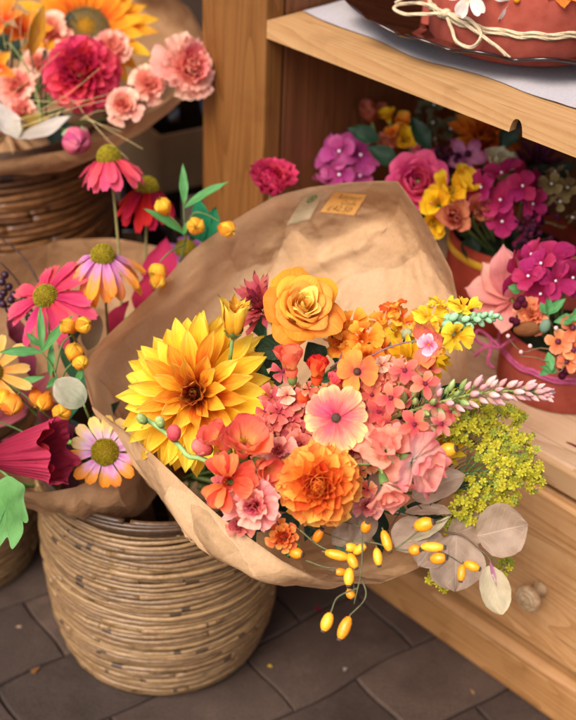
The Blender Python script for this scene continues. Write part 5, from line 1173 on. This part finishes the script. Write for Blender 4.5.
# ================================================================== SUNFLOWER BOUQUET (tall basket)
SUN = petal_mat('d8641a', 'f09022', 'f6b02e', 'f7c23c', streak=.3)
d = 1.70; r = fl('sunflower', 'orange yellow sunflower with a broad seed disc behind the red dahlia', 'sunflower', 86, 30, d, (.12, .3, 1))
rays(r, I4, 22, px(52, d), px(17, d), px(21, d), SUN, 16, .35, 'lance', .25, True, 0, .1, ruf=.04); rays(r, I4, 18, px(40, d), px(16, d), px(20, d), SUN, 34, .35, 'lance', .25, True, .002, .1, .2, ruf=.04)
cone_disc(r, I4, px(25, d), px(9, d), petal_mat('6a5630', '8f7a48', 'a89260', streak=.3), 320, spike=.09, sz=.05)
cone_disc(r, Matrix.Translation((0, 0, px(4, d))), px(13, d), px(6, d), petal_mat('b07c14', 'd09c22'), 120, 'disc_centre', .1, .08)
stem_to(r, I4, A3, back=.01, r=.004)
RD = petal_mat('c8263e', 'e24058', 'ec5c72', streak=.2)
d = 1.60; r = fl('dahlia', 'large crimson pink dahlia in front of the sunflower', 'dahlia', 81, 72, d, (0, .05, 1))
rosette(r, I4, 99, px(47, d), [petal_mat('b81e3c', 'd43450'), RD], L=(.22, .52), el=(86, -38), W=(.8, .72), r0=(.03, .46), z0=(.3, -.05), prof='round', bend=(-.7, .5), cup=(1.1, .8), jit=.08, lp=.8, nu=6, nv=7)
stem_to(r, I4, A3, back=.01, r=.003)
PEA = petal_mat('ea6a5a', 'f3907a', 'f8b49c', 'fac8b0', streak=.2, fine=8)
d = 1.585; r = fl('carnation', 'peach pink carnation leaning out over the paper toward the cupboard post', 'carnation', 186, 70, d, (.55, .05, .9))
carnation(r, d, 33, [petal_mat('e05058', 'ec7a70', 'f4a08e'), PEA], 36); stem_to(r, I4, A3, back=.008, r=.002)
q = MB()
for k in range(14):
    a = k * 2.4; q.tube([Vector((0, 0, 0)), px(20, d) * Vector((math.cos(a) * .25 + .9, math.sin(a) * .25 - .9, .2 + .1 * (k % 3)))], .0006, 4)
q.build('stamens', flat_mat('d8c9a0', 'e6dab4'), r)
for (x, y, s, dd, lb) in ((148, 86, 21, 1.60, 'small peach carnation just left of the leaning one'), (124, 106, 20, 1.585, 'peach carnation at the paper edge under the red dahlia'), (112, 48, 19, 1.66, 'peach carnation between the red dahlia and the sunflower petals'), (54, 32, 22, 1.68, 'pale peach carnation above and left of the red dahlia'), (18, 88, 24, 1.62, 'peach carnation at the left edge among dry grass'), (38, 66, 18, 1.64, 'soft pink carnation touching the left side of the red dahlia'), (22, 112, 17, 1.61, 'coral carnation low behind the grey leaf')):
    r = fl('carnation', lb, 'carnation', x, y, dd, (R.uniform(-.3, .3), R.uniform(0, .4), 1), 'peach carnations in the sunflower bouquet'); carnation(r, dd, s, [petal_mat('e0605c', 'ee8874', 'f4a890'), PEA], 18, parts=False); stem_to(r, I4, A3, back=.006)
LIL = petal_mat('d8481c', 'f07c24', 'f49a34', 'f4ac44', streak=.3)
for (x, y, s, dd, f, lb) in ((4, 22, 34, 1.64, (-.3, .5, .8), 'orange lily at the top left corner'), (26, 34, 30, 1.66, (.2, .4, .9), 'orange red lily beside the pale peach carnation'), (-4, 66, 30, 1.62, (-.2, -.3, 1), 'yellow orange lily cut by the left edge')):
    r = fl('lily', lb, 'lily', x, y, dd, f, 'orange lilies in the sunflower bouquet'); rays(r, I4, 6, px(s, dd), px(13, dd), px(2, dd), LIL, 38, .6, 'lance', .4, True, ruf=.06); stem_to(r, I4, A3, back=.004)
PEO = petal_mat('c03058', 'd8527a', 'e07a94', streak=.25)
d = 1.55; r = fl('peony_bud', 'closed pink peony bud with green sepals hanging over the paper edge', 'peony bud', 76, 140, d, (.4, -.5, .8))
cupflower(r, Matrix.Translation((0, 0, -px(12, d))), px(14, d), px(27, d), [PEO], [(3, .5, .95, 2.4, -.5, 0, 0), (4, .8, .98, 1.9, -.7, 0, 0), (4, 1.0, .95, 1.6, -.75, 0, 0), (4, 1.05, .75, 1.3, -.3, .03, 0)], lip=.02)
for k in range(4): q = MB(); q.grid(cuppet(k * 1.57 + .3, 1.0, px(15, d), px(19, d), -.4, 0), .5, 0, 0, Matrix.Translation((0, 0, -px(13, d)))); q.build('sepal', petal_mat('8aa070', 'a3b584'), r)
line(r, [(72, 136, 1.565), (60, 128, 1.59), (30, 120, 1.66), A3], .0018, STEMG)
r = spray('grey_leaf', 'curved pale grey leaf resting along the paper rim under the carnations', 'leaf', 20, 138, 1.575)
sheet(r, at(22, 140, 1.575), at(-8, 98, 1.57), px(24, 1.57), petal_mat('b4a698', 'cabfb4', trans=.3, fine=6), 'leaf', -.9, .2, face(.3, .3, 1)); sheet(r, at(18, 137, 1.575), at(76, 117, 1.565), px(20, 1.57), petal_mat('a89a8c', 'c4b8ac', trans=.3, fine=6), 'lance', -.8, .25, face(0, .5, 1)); line(r, [(20, 138, 1.575), (22, 120, 1.6), A3], .0014, BRSTEM)
r = spray('olive_leaf', 'brownish yellow round leaf above the grey leaf', 'leaf', 30, 125, 1.59)
sheet(r, at(12, 126, 1.60), at(52, 122, 1.59), px(24, 1.59), petal_mat('6e5420', '8a6c2c', trans=.3, fine=6), 'disc', .2, .15, face(0, .5, 1)); line(r, [(42, 126, 1.59), (38, 100, 1.60), (30, 74, 1.61), (12, 46, 1.62), (4, 44, 1.62)], .0016, flat_mat('5a6a38', '74804a'), .001); line(r, [(12, 126, 1.60), (0, 140, 1.65), A3], .0014, BRSTEM)
r = spray('mustard_leaf', 'upright mustard leaf with a pale back left of the sunflower', 'leaf', 34, 40, 1.60)
sheet(r, at(31, 56, 1.60), at(44, 3, 1.59), px(17, 1.59), petal_mat('8a5a14', 'b07a20', 'c49a40', trans=.3, fine=6), 'lance', -.3, .5, face(.5, 0, 1)); sheet(r, at(29, 55, 1.603), at(41, 6, 1.593), px(7, 1.59), petal_mat('c4b490', 'd8caa8', trans=.3), 'lance', -.3, .5, face(-.6, 0, 1)); line(r, [(31, 55, 1.60), (30, 80, 1.63), A3], .0014, BRSTEM)
WH = flat_mat('b89a5e', 'd8c08a', 90, .6, .2)
r = spray('dry_grass', 'fine straw coloured grass bristles crossing the red dahlia and the paper rim', 'dry grass', 60, 110, 1.56)
for a, b in (((84, 116, 1.56), (143, 149, 1.53)), ((86, 115, 1.56), (129, 160, 1.53)), ((82, 118, 1.555), (122, 132, 1.54)), ((80, 120, 1.56), (118, 110, 1.55)), ((10, 122, 1.58), (122, 90, 1.54)), ((20, 128, 1.58), (126, 96, 1.54)), ((40, 110, 1.57), (100, 68, 1.53)), ((4, 100, 1.58), (60, 52, 1.55)), ((84, 114, 1.55), (60, 96, 1.55)), ((30, 100, 1.57), (86, 100, 1.54)), ((6, 130, 1.57), (70, 108, 1.54)), ((10, 60, 1.6), (20, 0, 1.58)), ((18, 70, 1.6), (34, 0, 1.58)), ((6, 50, 1.6), (2, 0, 1.58)), ((24, 60, 1.6), (24, -5, 1.58)), ((8, 140, 1.57), (13, 154, 1.555)), ((128, 76, 1.56), (160, 55, 1.56))):
    m_ = tuple((lerp(a[i], b[i], .5) + (R.uniform(-4, 4) if i < 2 else 0)) for i in range(3)); line(r, [a, m_, b], .0005 if R.random() < .4 else .0004, WH, .0003, 'bristle', 10, 4)
for x in (8, 12, 44, 46): line(r, [(x, 50, 1.62), (x + R.uniform(-3, 3), 90, 1.62), (x + R.uniform(-4, 4), 130, 1.64)], .0014, DKSTEM, None, 'straw', 8, 5)
line(r, [(60, 112, 1.565), (40, 130, 1.62), A3], .0012, WH)
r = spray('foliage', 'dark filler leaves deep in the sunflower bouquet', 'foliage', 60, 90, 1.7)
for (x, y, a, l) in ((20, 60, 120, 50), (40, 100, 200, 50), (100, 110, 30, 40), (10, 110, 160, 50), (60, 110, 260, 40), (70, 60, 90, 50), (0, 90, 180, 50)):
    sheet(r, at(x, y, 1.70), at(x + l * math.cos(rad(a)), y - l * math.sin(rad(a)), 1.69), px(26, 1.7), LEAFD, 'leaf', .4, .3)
line(r, [(60, 90, 1.70), A3], .002, STEMG)

# ================================================================== FLOWER BOXES IN THE CUPBOARD
BX = Vector((.283, 1.437, .3512)); bx2 = round_box('flower_box', 'rust red round flower box with a yellow ribbon, deep in the cupboard', BX, .082, .115, FELT, 9, group='round flower boxes')
q = MB(); q.revolve([(.0828, .093), (.0838, .094), (.0838, .102), (.0828, .103)], 60); q.build('ribbon', flat_mat('b58a1c', 'c99e2c', 300, .6), bx2)
q = MB(); q.revolve([(.001, .1), (.04, .1), (.078, .086)], 30); q.build('moss_filling', flat_mat('1a2416', '2c3a22', 120, .95), bx2)
RX = Vector((.331, 1.272, .3512)); bx1 = round_box('flower_box', 'terracotta round flower box tied with pink cord, at the cupboard front', RX, .076, .078, RED, 5, group='round flower boxes')
q = MB(); q.revolve([(.001, .07), (.04, .07), (.072, .058)], 30); q.build('moss_filling', flat_mat('1a2416', '2c3a22', 120, .95), bx1)
PCORD = flat_mat('a8426a', 'c4628a', 300, .8); q = MB()
for dz in (0, .0042): cord(q, [pole(2 * PI * i / 100, .0785, .047 + dz + .0012 * math.sin(i * .7)) for i in range(101)], .0021)
q.build('cord', PCORD, bx1)
Mi = bx1.matrix_world.inverted(); q = MB(); kd = 1.455
for l in ([(500, 348), (488, 336), (478, 330), (475, 338), (484, 345), (500, 348)], [(500, 348), (492, 340), (490, 352), (488, 362), (494, 368)], [(500, 348), (486, 347), (474, 356)], [(500, 348), (508, 342), (516, 338)]):
    cord(q, catmull([Mi @ at(x, y, kd) for x, y in l], 20), .0019)
q.build('cord_bow', PCORD, bx1)
AB = BX + Vector((0, 0, .06)); AR = RX + Vector((0, 0, .04))

HYM = petal_mat('961a48', 'b02a60', 'ba3c6e', streak=.3, fine=7); HYP = petal_mat('94286a', 'b04480', 'ba5c90', streak=.2, fine=7)
def hydr(label, x, y, d, s, f, mat, n, fs, ap, ctr=True):
    r = fl('hydrangea', label, 'hydrangea', x, y, d, f, 'hydrangeas in the flower boxes')
    for k in range(n):
        fr = (k + .5) / n; th = fr ** .5 * 1.35; ph = k * 2.39996 + R.uniform(-.2, .2); dirn = Vector((math.sin(th) * math.cos(ph), math.sin(th) * math.sin(ph), math.cos(th)))
        z = dirn.normalized(); x_ = z.orthogonal().normalized(); M = Matrix((x_, z.cross(x_), z)).transposed().to_4x4(); M.translation = dirn * px(s, d) * R.uniform(.8, 1.2); M = M @ Matrix.Rotation(R.uniform(-.6, .6), 4, 'X') @ Matrix.Rotation(R.uniform(-.6, .6), 4, 'Y'); fz = fs * R.uniform(.7, 1.25)
        q = MB(); rays(r, M, 4, px(fz, d), px(fz * .9, d), px(1, d), None, 22, .35, R.choice(['round', 'oval', 'round']), .3, False, 0, .15, R.random() * 6, mb=q, nu=5, nv=6, ruf=.04)
        ell(q, M @ Vector((0, 0, px(2, d))), z, px(1.5, d), px(1.5, d), 7, 1); q.build('floret', [mat, flat_mat('d8c6cc', 'e8dade')], r)
    stem_to(r, I4, ap, back=.004)
hydr('magenta hydrangea beside the pink magnolia in the corded box', 546, 282, 1.40, 26, (0, .5, .9), HYM, 9, 22, AR)
hydr('magenta hydrangea in the middle of the ribboned box', 508, 203, 1.51, 30, (.1, .1, 1), HYM, 9, 21, AB)
hydr('violet pink hydrangea at the left of the ribboned box, by the paper edge', 350, 168, 1.62, 24, (-.3, .2, .9), HYP, 7, 20, AB + Vector((-.03, 0, .04)))
MAGN = petal_mat('c86a6c', 'dc8c86', 'e4a49a', streak=.2, fine=6.0)
d = 1.42; r = fl('magnolia', 'large salmon pink magnolia with upright petals on the corded box', 'magnolia', 512, 300, d, (-.35, .5, .8), tw=0)
for ang, l, w_, el in ((82, 58, 36, 62), (122, 46, 32, 40), (160, 46, 34, 22), (196, 40, 30, 8), (30, 34, 28, 50), (248, 36, 26, 0)):
    q = MB(); q.grid(petal(px(l, d), px(w_, d), 'oval', .1, .5, .02, 2, .05, nu=10, nv=10), R.random(), 0, 0, PM(rad(ang), px(3, d), 0, rad(el))); q.build('petal', MAGN, r)
stem_to(r, I4, AR)
OC = petal_mat('d8663c', 'ec8c5c', 'f0a47a', streak=.2, fine=8)
for (x, y, s, dd, ap, lb, f) in ((531, 316, 19, 1.385, AR, 'apricot carnation under the magenta hydrangea at the box rim', (-.1, .2, 1)), (570, 272, 17, 1.40, AR, 'apricot carnation at the right picture edge beside the hydrangea', (.1, .5, .8)), (548, 262, 14, 1.45, AR, 'apricot carnation behind the corded box hydrangea', (0, .8, .6))):
    r = fl('carnation', lb, 'carnation', x, y, dd, f, 'apricot carnations in the corded box'); carnation(r, dd, s, [OC], 20, parts=False); stem_to(r, I4, ap)
r = spray('blossom_spray', 'apricot five petalled blossoms with dark centres at the right picture edge', 'blossom', 568, 345, 1.37)
for (x, y, s) in ((572, 328, 15), (558, 342, 14), (573, 350, 15), (566, 362, 12)):
    q = MB(); star(q, inroot(r, frame(at(x, y, 1.365), face(R.uniform(-.3, .3), .2, 1))), px(s, 1.36), 5, 0, 1, .9, 22, 'round', 5, 6, .3, .26); q.build('floret', [OC, flat_mat('4a1626', '64203a')], r)
line(r, [(566, 350, 1.375), AR], .0015, STEMG)
r = spray('seed_pod', 'woody ribbed seed pod lying on the rim of the corded box', 'seed pod', 528, 328, 1.38); q = MB(); Mi = r.matrix_world.inverted()
ell(q, Mi @ at(527, 329, 1.375), RT + UP * .1, px(8, 1.37), px(14, 1.37), 14); q.build('pod', petal_mat('8a5a30', 'a87a48', fine=6), r); line(r, [(536, 330, 1.38), AR], .0014, BRSTEM)
r = spray('berry_sprig', 'maroon berries and thin twigs trailing over the corded box front', 'berry sprig', 540, 345, 1.37); Mi = r.matrix_world.inverted()
for pts in ([(560, 352, 1.375), (540, 348, 1.36), (522, 352, 1.358), (508, 338, 1.37)], [(560, 352, 1.375), (548, 362, 1.355), (538, 358, 1.355), (520, 356, 1.355)], [(565, 355, 1.37), (562, 370, 1.355), (556, 372, 1.352)], [(560, 352, 1.375), AR]): line(r, pts, .001, BRSTEM, .0006, 'twig', 10, 5)
for (x, y, s) in ((516, 322, 4), (521, 300, 5), (517, 306, 4.5), (566, 344, 5), (565, 370, 6), (562, 376, 4), (524, 304, 4), (512, 320, 3.5)): q = MB(); berry(q, Mi @ at(x, y, 1.37), px(s, 1.37)); q.build('berry', petal_mat('4a1224', '6a1c34'), r)
for (x, y) in ((521, 352), (508, 336), (530, 346), (552, 368), (556, 328)): q = MB(); berry(q, Mi @ at(x, y, 1.357), px(2.2, 1.36)); q.build('pale_berry', flat_mat('c8a4a0', 'dcbcb8'), r)
q = MB(); ell(q, Mi @ at(545, 326, 1.368), UP + RT * .4, px(5.5, 1.37), px(7.5, 1.37)); q.build('green_bud', petal_mat('7f9a84', '9ab49c'), r)
r = spray('leafy_sprig', 'fresh green leaves among the flowers of the corded box', 'leaf sprig', 545, 305, 1.37)
for (a, b, W) in (((520, 292, 1.39), (508, 286, 1.385), 12), ((548, 316, 1.37), (548, 294, 1.365), 9), ((548, 314, 1.37), (566, 298, 1.36), 11), ((546, 314, 1.37), (540, 302, 1.37), 9), ((576, 318, 1.36), (553, 322, 1.36), 12), ((558, 372, 1.36), (540, 366, 1.35), 9), ((548, 352, 1.36), (552, 372, 1.35), 10), ((555, 366, 1.36), (538, 376, 1.35), 9), ((556, 282, 1.42), (547, 262, 1.42), 9), ((494, 278, 1.44), (498, 268, 1.44), 6), ((570, 322, 1.36), (590, 300, 1.36), 12)):
    sheet(r, at(*a), at(*b), px(W, 1.37), LEAFG, 'leaf', .4, .3, face(R.uniform(-.3, .3), .2, 1))
line(r, [(548, 316, 1.372), AR], .0012, STEMG)
r = spray('orchid_petal', 'single purple orchid bloom rising behind the corded box hydrangea', 'orchid', 550, 262, 1.45)
sheet(r, at(552, 278, 1.45), at(552, 246, 1.44), px(26, 1.44), HYM, 'oval', .3, .3, name='petal'); sheet(r, at(556, 276, 1.45), at(576, 262, 1.44), px(20, 1.44), HYM, 'oval', .3, .3, name='petal'); line(r, [(552, 278, 1.45), AR], .0015, STEMG)

RAN = petal_mat('b0244e', 'd0406c', 'da5a80', streak=.2, fine=6)
d = 1.53; r = fl('ranunculus', 'round deep pink ranunculus beside the paper cone edge', 'ranunculus', 418, 181, d, (-.1, .15, 1))
cupflower(r, Matrix.Translation((0, 0, -px(12, d))), px(23, d), px(22, d), [RAN], [(3, .2, .95, 2.6, -.2, 0, 0), (4, .38, 1.0, 2.1, -.2, 0, 0), (5, .58, .98, 1.8, -.15, .03, 0), (6, .78, .9, 1.5, .1, .08, 0), (6, .92, .75, 1.4, .3, .15, 0)], parts=False, lip=.06); stem_to(r, I4, AB)
d = 1.60; r = fl('dahlia', 'burnt orange dahlia under the counter edge in the cupboard', 'dahlia', 484, 142, d, (0, .35, .9))
rosette(r, I4, 60, px(44, d), [petal_mat('b0481a', 'd0641e'), petal_mat('c85a18', 'e07c22', 'e89434')], L=(.2, .95), el=(84, -6), W=(.5, .36), r0=(.02, .1), z0=(.15, 0), bend=(-.8, .2), cup=(.9, .5), parts=False, nu=4, nv=6); stem_to(r, I4, AB)
YF = petal_mat('d8a010', 'eebc1c', 'f0c834', streak=.2)
r = spray('freesia_spray', 'bright yellow freesias at the foot of the ribboned box bouquet', 'freesia', 440, 205, 1.50)
for (x, y, s, f) in ((450, 190, 19, (.2, .3, 1)), (437, 204, 17, (-.3, .1, 1)), (433, 222, 14, (-.2, -.5, .8)), (462, 186, 18, (.5, .6, .7))): freesia(r, inroot(r, frame(at(x, y, 1.50), face(*f))), px(s, 1.5), YF, op=.7)
line(r, [(442, 205, 1.51), AB], .002, STEMG)
r = spray('freesia_spray', 'small yellow and amber freesia buds near the dark back of the cupboard', 'freesia', 404, 138, 1.60)
for (x, y, s, f, mm) in ((405, 140, 13, (.2, .1, 1), YF), (403, 124, 11, (-.1, .6, .8), SN_O), (388, 118, 10, (-.4, .7, .6), YF), (394, 134, 9, (-.3, .3, .8), SN_O)): freesia(r, inroot(r, frame(at(x, y, 1.60), face(*f))), px(s, 1.6), mm, op=.6)
line(r, [(402, 140, 1.61), AB], .002, STEMG)
SAL = petal_mat('b06a2c', 'c8644a', 'd0805e', 'c86a5c', streak=.3)
for (x, y, s, dd, f, lb, n) in ((455, 216, 25, 1.49, (-.2, -.1, 1), 'rusty salmon parrot tulip low on the ribboned box', 9), (478, 212, 22, 1.50, (.3, 0, 1), 'peach and rust parrot tulip next to the magenta hydrangea', 8), (385, 152, 22, 1.61, (-.1, .4, .9), 'salmon tulip above the violet pink hydrangea', 7), (372, 122, 22, 1.65, (-.2, .8, .6), 'dusky salmon tulip topmost at the left of the ribboned box', 7)):
    r = fl('tulip', lb, 'tulip', x, y, dd, f, 'rust and salmon tulips in the ribboned box'); rosette(r, I4, n, px(s, dd), [SAL], L=(.9, 1.05), el=(80, 40), W=(.75, .8), prof='round', bend=(-.4, .2), cup=(.7, .4), ruf=.08, nu=8, nv=8, parts=False); stem_to(r, I4, AB)
CRM = petal_mat('a8a04a', 'd0c898', 'd8d0b0', streak=.25)
d = 1.55; r = fl('poppy', 'cream white poppy under the burnt orange dahlia', 'poppy', 496, 172, d, (.2, .6, .8)); rosette(r, I4, 8, px(25, d), [CRM], L=(.9, 1), el=(70, 25), W=(1, 1.1), prof='fan', bend=(-.3, .2), cup=(.5, .3), ruf=.08, nu=9, nv=7, parts=False); stem_to(r, I4, AB)
PKO = petal_mat('c86a9c', 'd88cb4', 'b45488', streak=.25)
d = 1.56; r = fl('orchid', 'pale pink orchid bloom left of the cream poppy', 'orchid', 466, 160, d, (.1, .3, 1)); rays(r, I4, 5, px(25, d), px(15, d), .001, PKO, 25, .4, 'oval', .3, False, name='corolla'); stem_to(r, I4, AB)
MAU = petal_mat('4a1c34', '6a2c4c', '7a3c5c', streak=.3)
d = 1.58; r = fl('chrysanthemum', 'dusky plum chrysanthemum in the shade at the right of the orange dahlia', 'chrysanthemum', 535, 165, d, (.2, .3, .9)); rosette(r, I4, 44, px(32, d), [MAU], L=(.4, 1), el=(85, 0), W=(.22, .2), prof='quill', bend=(-.4, .2), cup=(.8, .6), parts=False, nu=3, nv=5); stem_to(r, I4, AB)
BRN = petal_mat('7a6a3c', 'a08c5c', 'b09c70', streak=.25)
hydr('faded straw coloured hydrangea at the right end of the ribboned box', 556, 200, 1.53, 26, (.3, .1, .9), BRN, 12, 12, AB)
hydr('greyish green hydrangea in the shadow above the pink ranunculus', 436, 126, 1.66, 22, (0, .4, .8), petal_mat('4a5038', '6a6c50', '7a7a60'), 11, 11, AB)
for (x0, y0, n, sx, sy, dd, lb) in ((447, 160, 26, 16, 12, 1.56, 'dark purple berry cluster above the pink ranunculus'), (530, 232, 30, 16, 16, 1.48, 'tiny maroon berries hanging right of the ribboned box'), (540, 210, 20, 14, 12, 1.50, 'brown purple berry cluster beside the straw coloured hydrangea')):
    r = spray('berry_sprig', lb, 'berry sprig', x0, y0, dd, 'berry clusters in the ribboned box'); Mi = r.matrix_world.inverted()
    for k in range(n):
        x, y = x0 + R.gauss(0, sx * .55), y0 + R.gauss(0, sy * .55); q = MB(); berry(q, Mi @ at(x, y, dd + R.uniform(-.01, .01)), px(R.uniform(2.4, 3.6), dd)); q.build('berry', petal_mat('3a1428', '5a2440'), r)
        if k % 2 == 0: line(r, [(x, y, dd), (lerp(x, x0, .6), lerp(y, y0 + 8, .6), dd + .01)], .0006, DKSTEM, None, 'twig', 5, 4)
    line(r, [(x0, y0, dd), AB], .0013, DKSTEM)
r = spray('pink_filler', 'little coral pink star flowers between the yellow buds and the ranunculus', 'filler flower', 425, 158, 1.57)
for (x, y) in ((418, 152), (424, 160), (430, 154), (421, 166), (412, 158)): q = MB(); star(q, inroot(r, frame(at(x, y, 1.57), face(R.uniform(-.4, .4), .4, 1))), px(9, 1.57), 5, 0, 1, .5, 20, 'oval'); q.build('floret', [petal_mat('a83a50', 'c4566a'), CEN], r)
line(r, [(424, 160, 1.575), AB], .0014, STEMG)
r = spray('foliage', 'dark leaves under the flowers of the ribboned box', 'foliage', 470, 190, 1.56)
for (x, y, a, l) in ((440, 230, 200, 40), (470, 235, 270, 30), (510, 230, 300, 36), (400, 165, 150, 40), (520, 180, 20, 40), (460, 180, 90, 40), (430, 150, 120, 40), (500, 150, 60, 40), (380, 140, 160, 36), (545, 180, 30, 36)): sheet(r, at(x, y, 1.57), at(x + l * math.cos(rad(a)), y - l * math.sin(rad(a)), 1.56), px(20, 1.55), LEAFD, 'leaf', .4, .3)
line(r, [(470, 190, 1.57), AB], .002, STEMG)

# flowers of the wrapped pot on the plate
q = MB(); q.revolve([(.001, .122), (.06, .12), (.1, .105)], 30); q.build('moss_filling', flat_mat('1a2416', '2c3a22', 120, .95), pot)
AP = POT + Vector((0, 0, .08)); WHT = petal_mat('e8a828', 'e6dccb', 'e9e4dc', 'e6e0d8', streak=.15, fine=6)
for (x, y, f, s, lb) in ((516, -2, (0, -.6, .8), 27, 'white orchid with a yellow throat hanging over the twine'), (470, -8, (-.3, -.3, .9), 24, 'white orchid above the twine bow, cut by the top edge')):
    dd = 1.31; r = fl('orchid', lb, 'orchid', x, y, dd, f, 'white orchids on the wrapped pot', tw=.5); rays(r, I4, 5, px(s, dd), px(15, dd), .001, WHT, 20, .5, 'cosmos', .3, True, ruf=.1, notch=.08); q = MB(); ell(q, Vector((0, 0, .004)), Vector((0, 0, 1)), .004, .006); q.build('throat', petal_mat('e09a1c', 'f0b42c'), r); stem_to(r, I4, AP)
r = spray('autumn_leaf', 'orange lobed leaf hanging over the pot at the top right corner', 'leaf', 560, -6, 1.31)
for a, b, W in (((560, -14, 1.31), (565, 8, 1.30), 22), ((560, -14, 1.31), (548, 0, 1.30), 14), ((560, -14, 1.31), (580, 2, 1.30), 16)): sheet(r, at(*a), at(*b), px(W, 1.3), petal_mat('c05a24', 'd87a34', fine=6), 'lance', .3, .2)
line(r, [(560, -14, 1.312), AP], .0013, BRSTEM)
r = spray('orange_blossom', 'orange blossoms on top of the wrapped pot, above the picture edge', 'blossom', 520, -45, 1.36)
for (x, y) in ((520, -40), (480, -36), (560, -44), (540, -60)): q = MB(); star(q, inroot(r, frame(at(x, y, 1.36), face(0, .8, .7))), px(28, 1.36), 6, 0, 1, .7, 25, 'oval', 5, 6); q.build('floret', [SN_O, CEN], r)
line(r, [(520, -40, 1.37), AP], .002, STEMG)
# a fallen petal on the pavement and another on the cupboard floor
def litter(label, c, L, W, mat, a): q = MB(); q.grid(petal(L, W, 'round', .4, .3), .4, 0, 0, Matrix.Translation(c) @ Matrix.Rotation(a, 4, 'Z')); tag(q.build('fallen_petal', mat), label, 'petal')
g = CAM + ray(314, 611) * (-CH / ray(314, 611).z); litter('small red petal lying on the shaded pavement under the bouquet', g + Vector((0, 0, .002)), .012, .009, petal_mat('8c2432', 'a83040'), .4)
zc = .3535; g = CAM + ray(566, 442) * ((zc - CH) / ray(566, 442).z); litter('thin dark red petal curled on the pine cupboard floor', g, .03, .005, petal_mat('7a1a24', '962830'), -.5)

for i, (x, y, lb, L, W, c1) in enumerate(((122, 690, 'tiny straw coloured chip on the pavement in front of the basket', .010, .006, 'b8a27a'), (344, 672, 'pale crumb of paper on the pavement right of the basket', .008, .006, 'b0a090'), (272, 668, 'yellow petal scrap beside the foot of the front basket', .007, .005, 'c8a428'), (40, 668, 'dry brown leaf scrap on the pavement at the lower left', .014, .007, '6e4a28'), (470, 690, 'dry tan petal scrap on the pavement near the plinth', .009, .005, '8a6a48'), (16, 628, 'pale dry petal scrap between the two baskets', .008, .005, 'a88a70'))):
    g = CAM + ray(x, y) * (-CH / ray(x, y).z); litter(lb, g + Vector((0, 0, .0015)), L, W, petal_mat(c1, c1, trans=.1), i * 1.3)
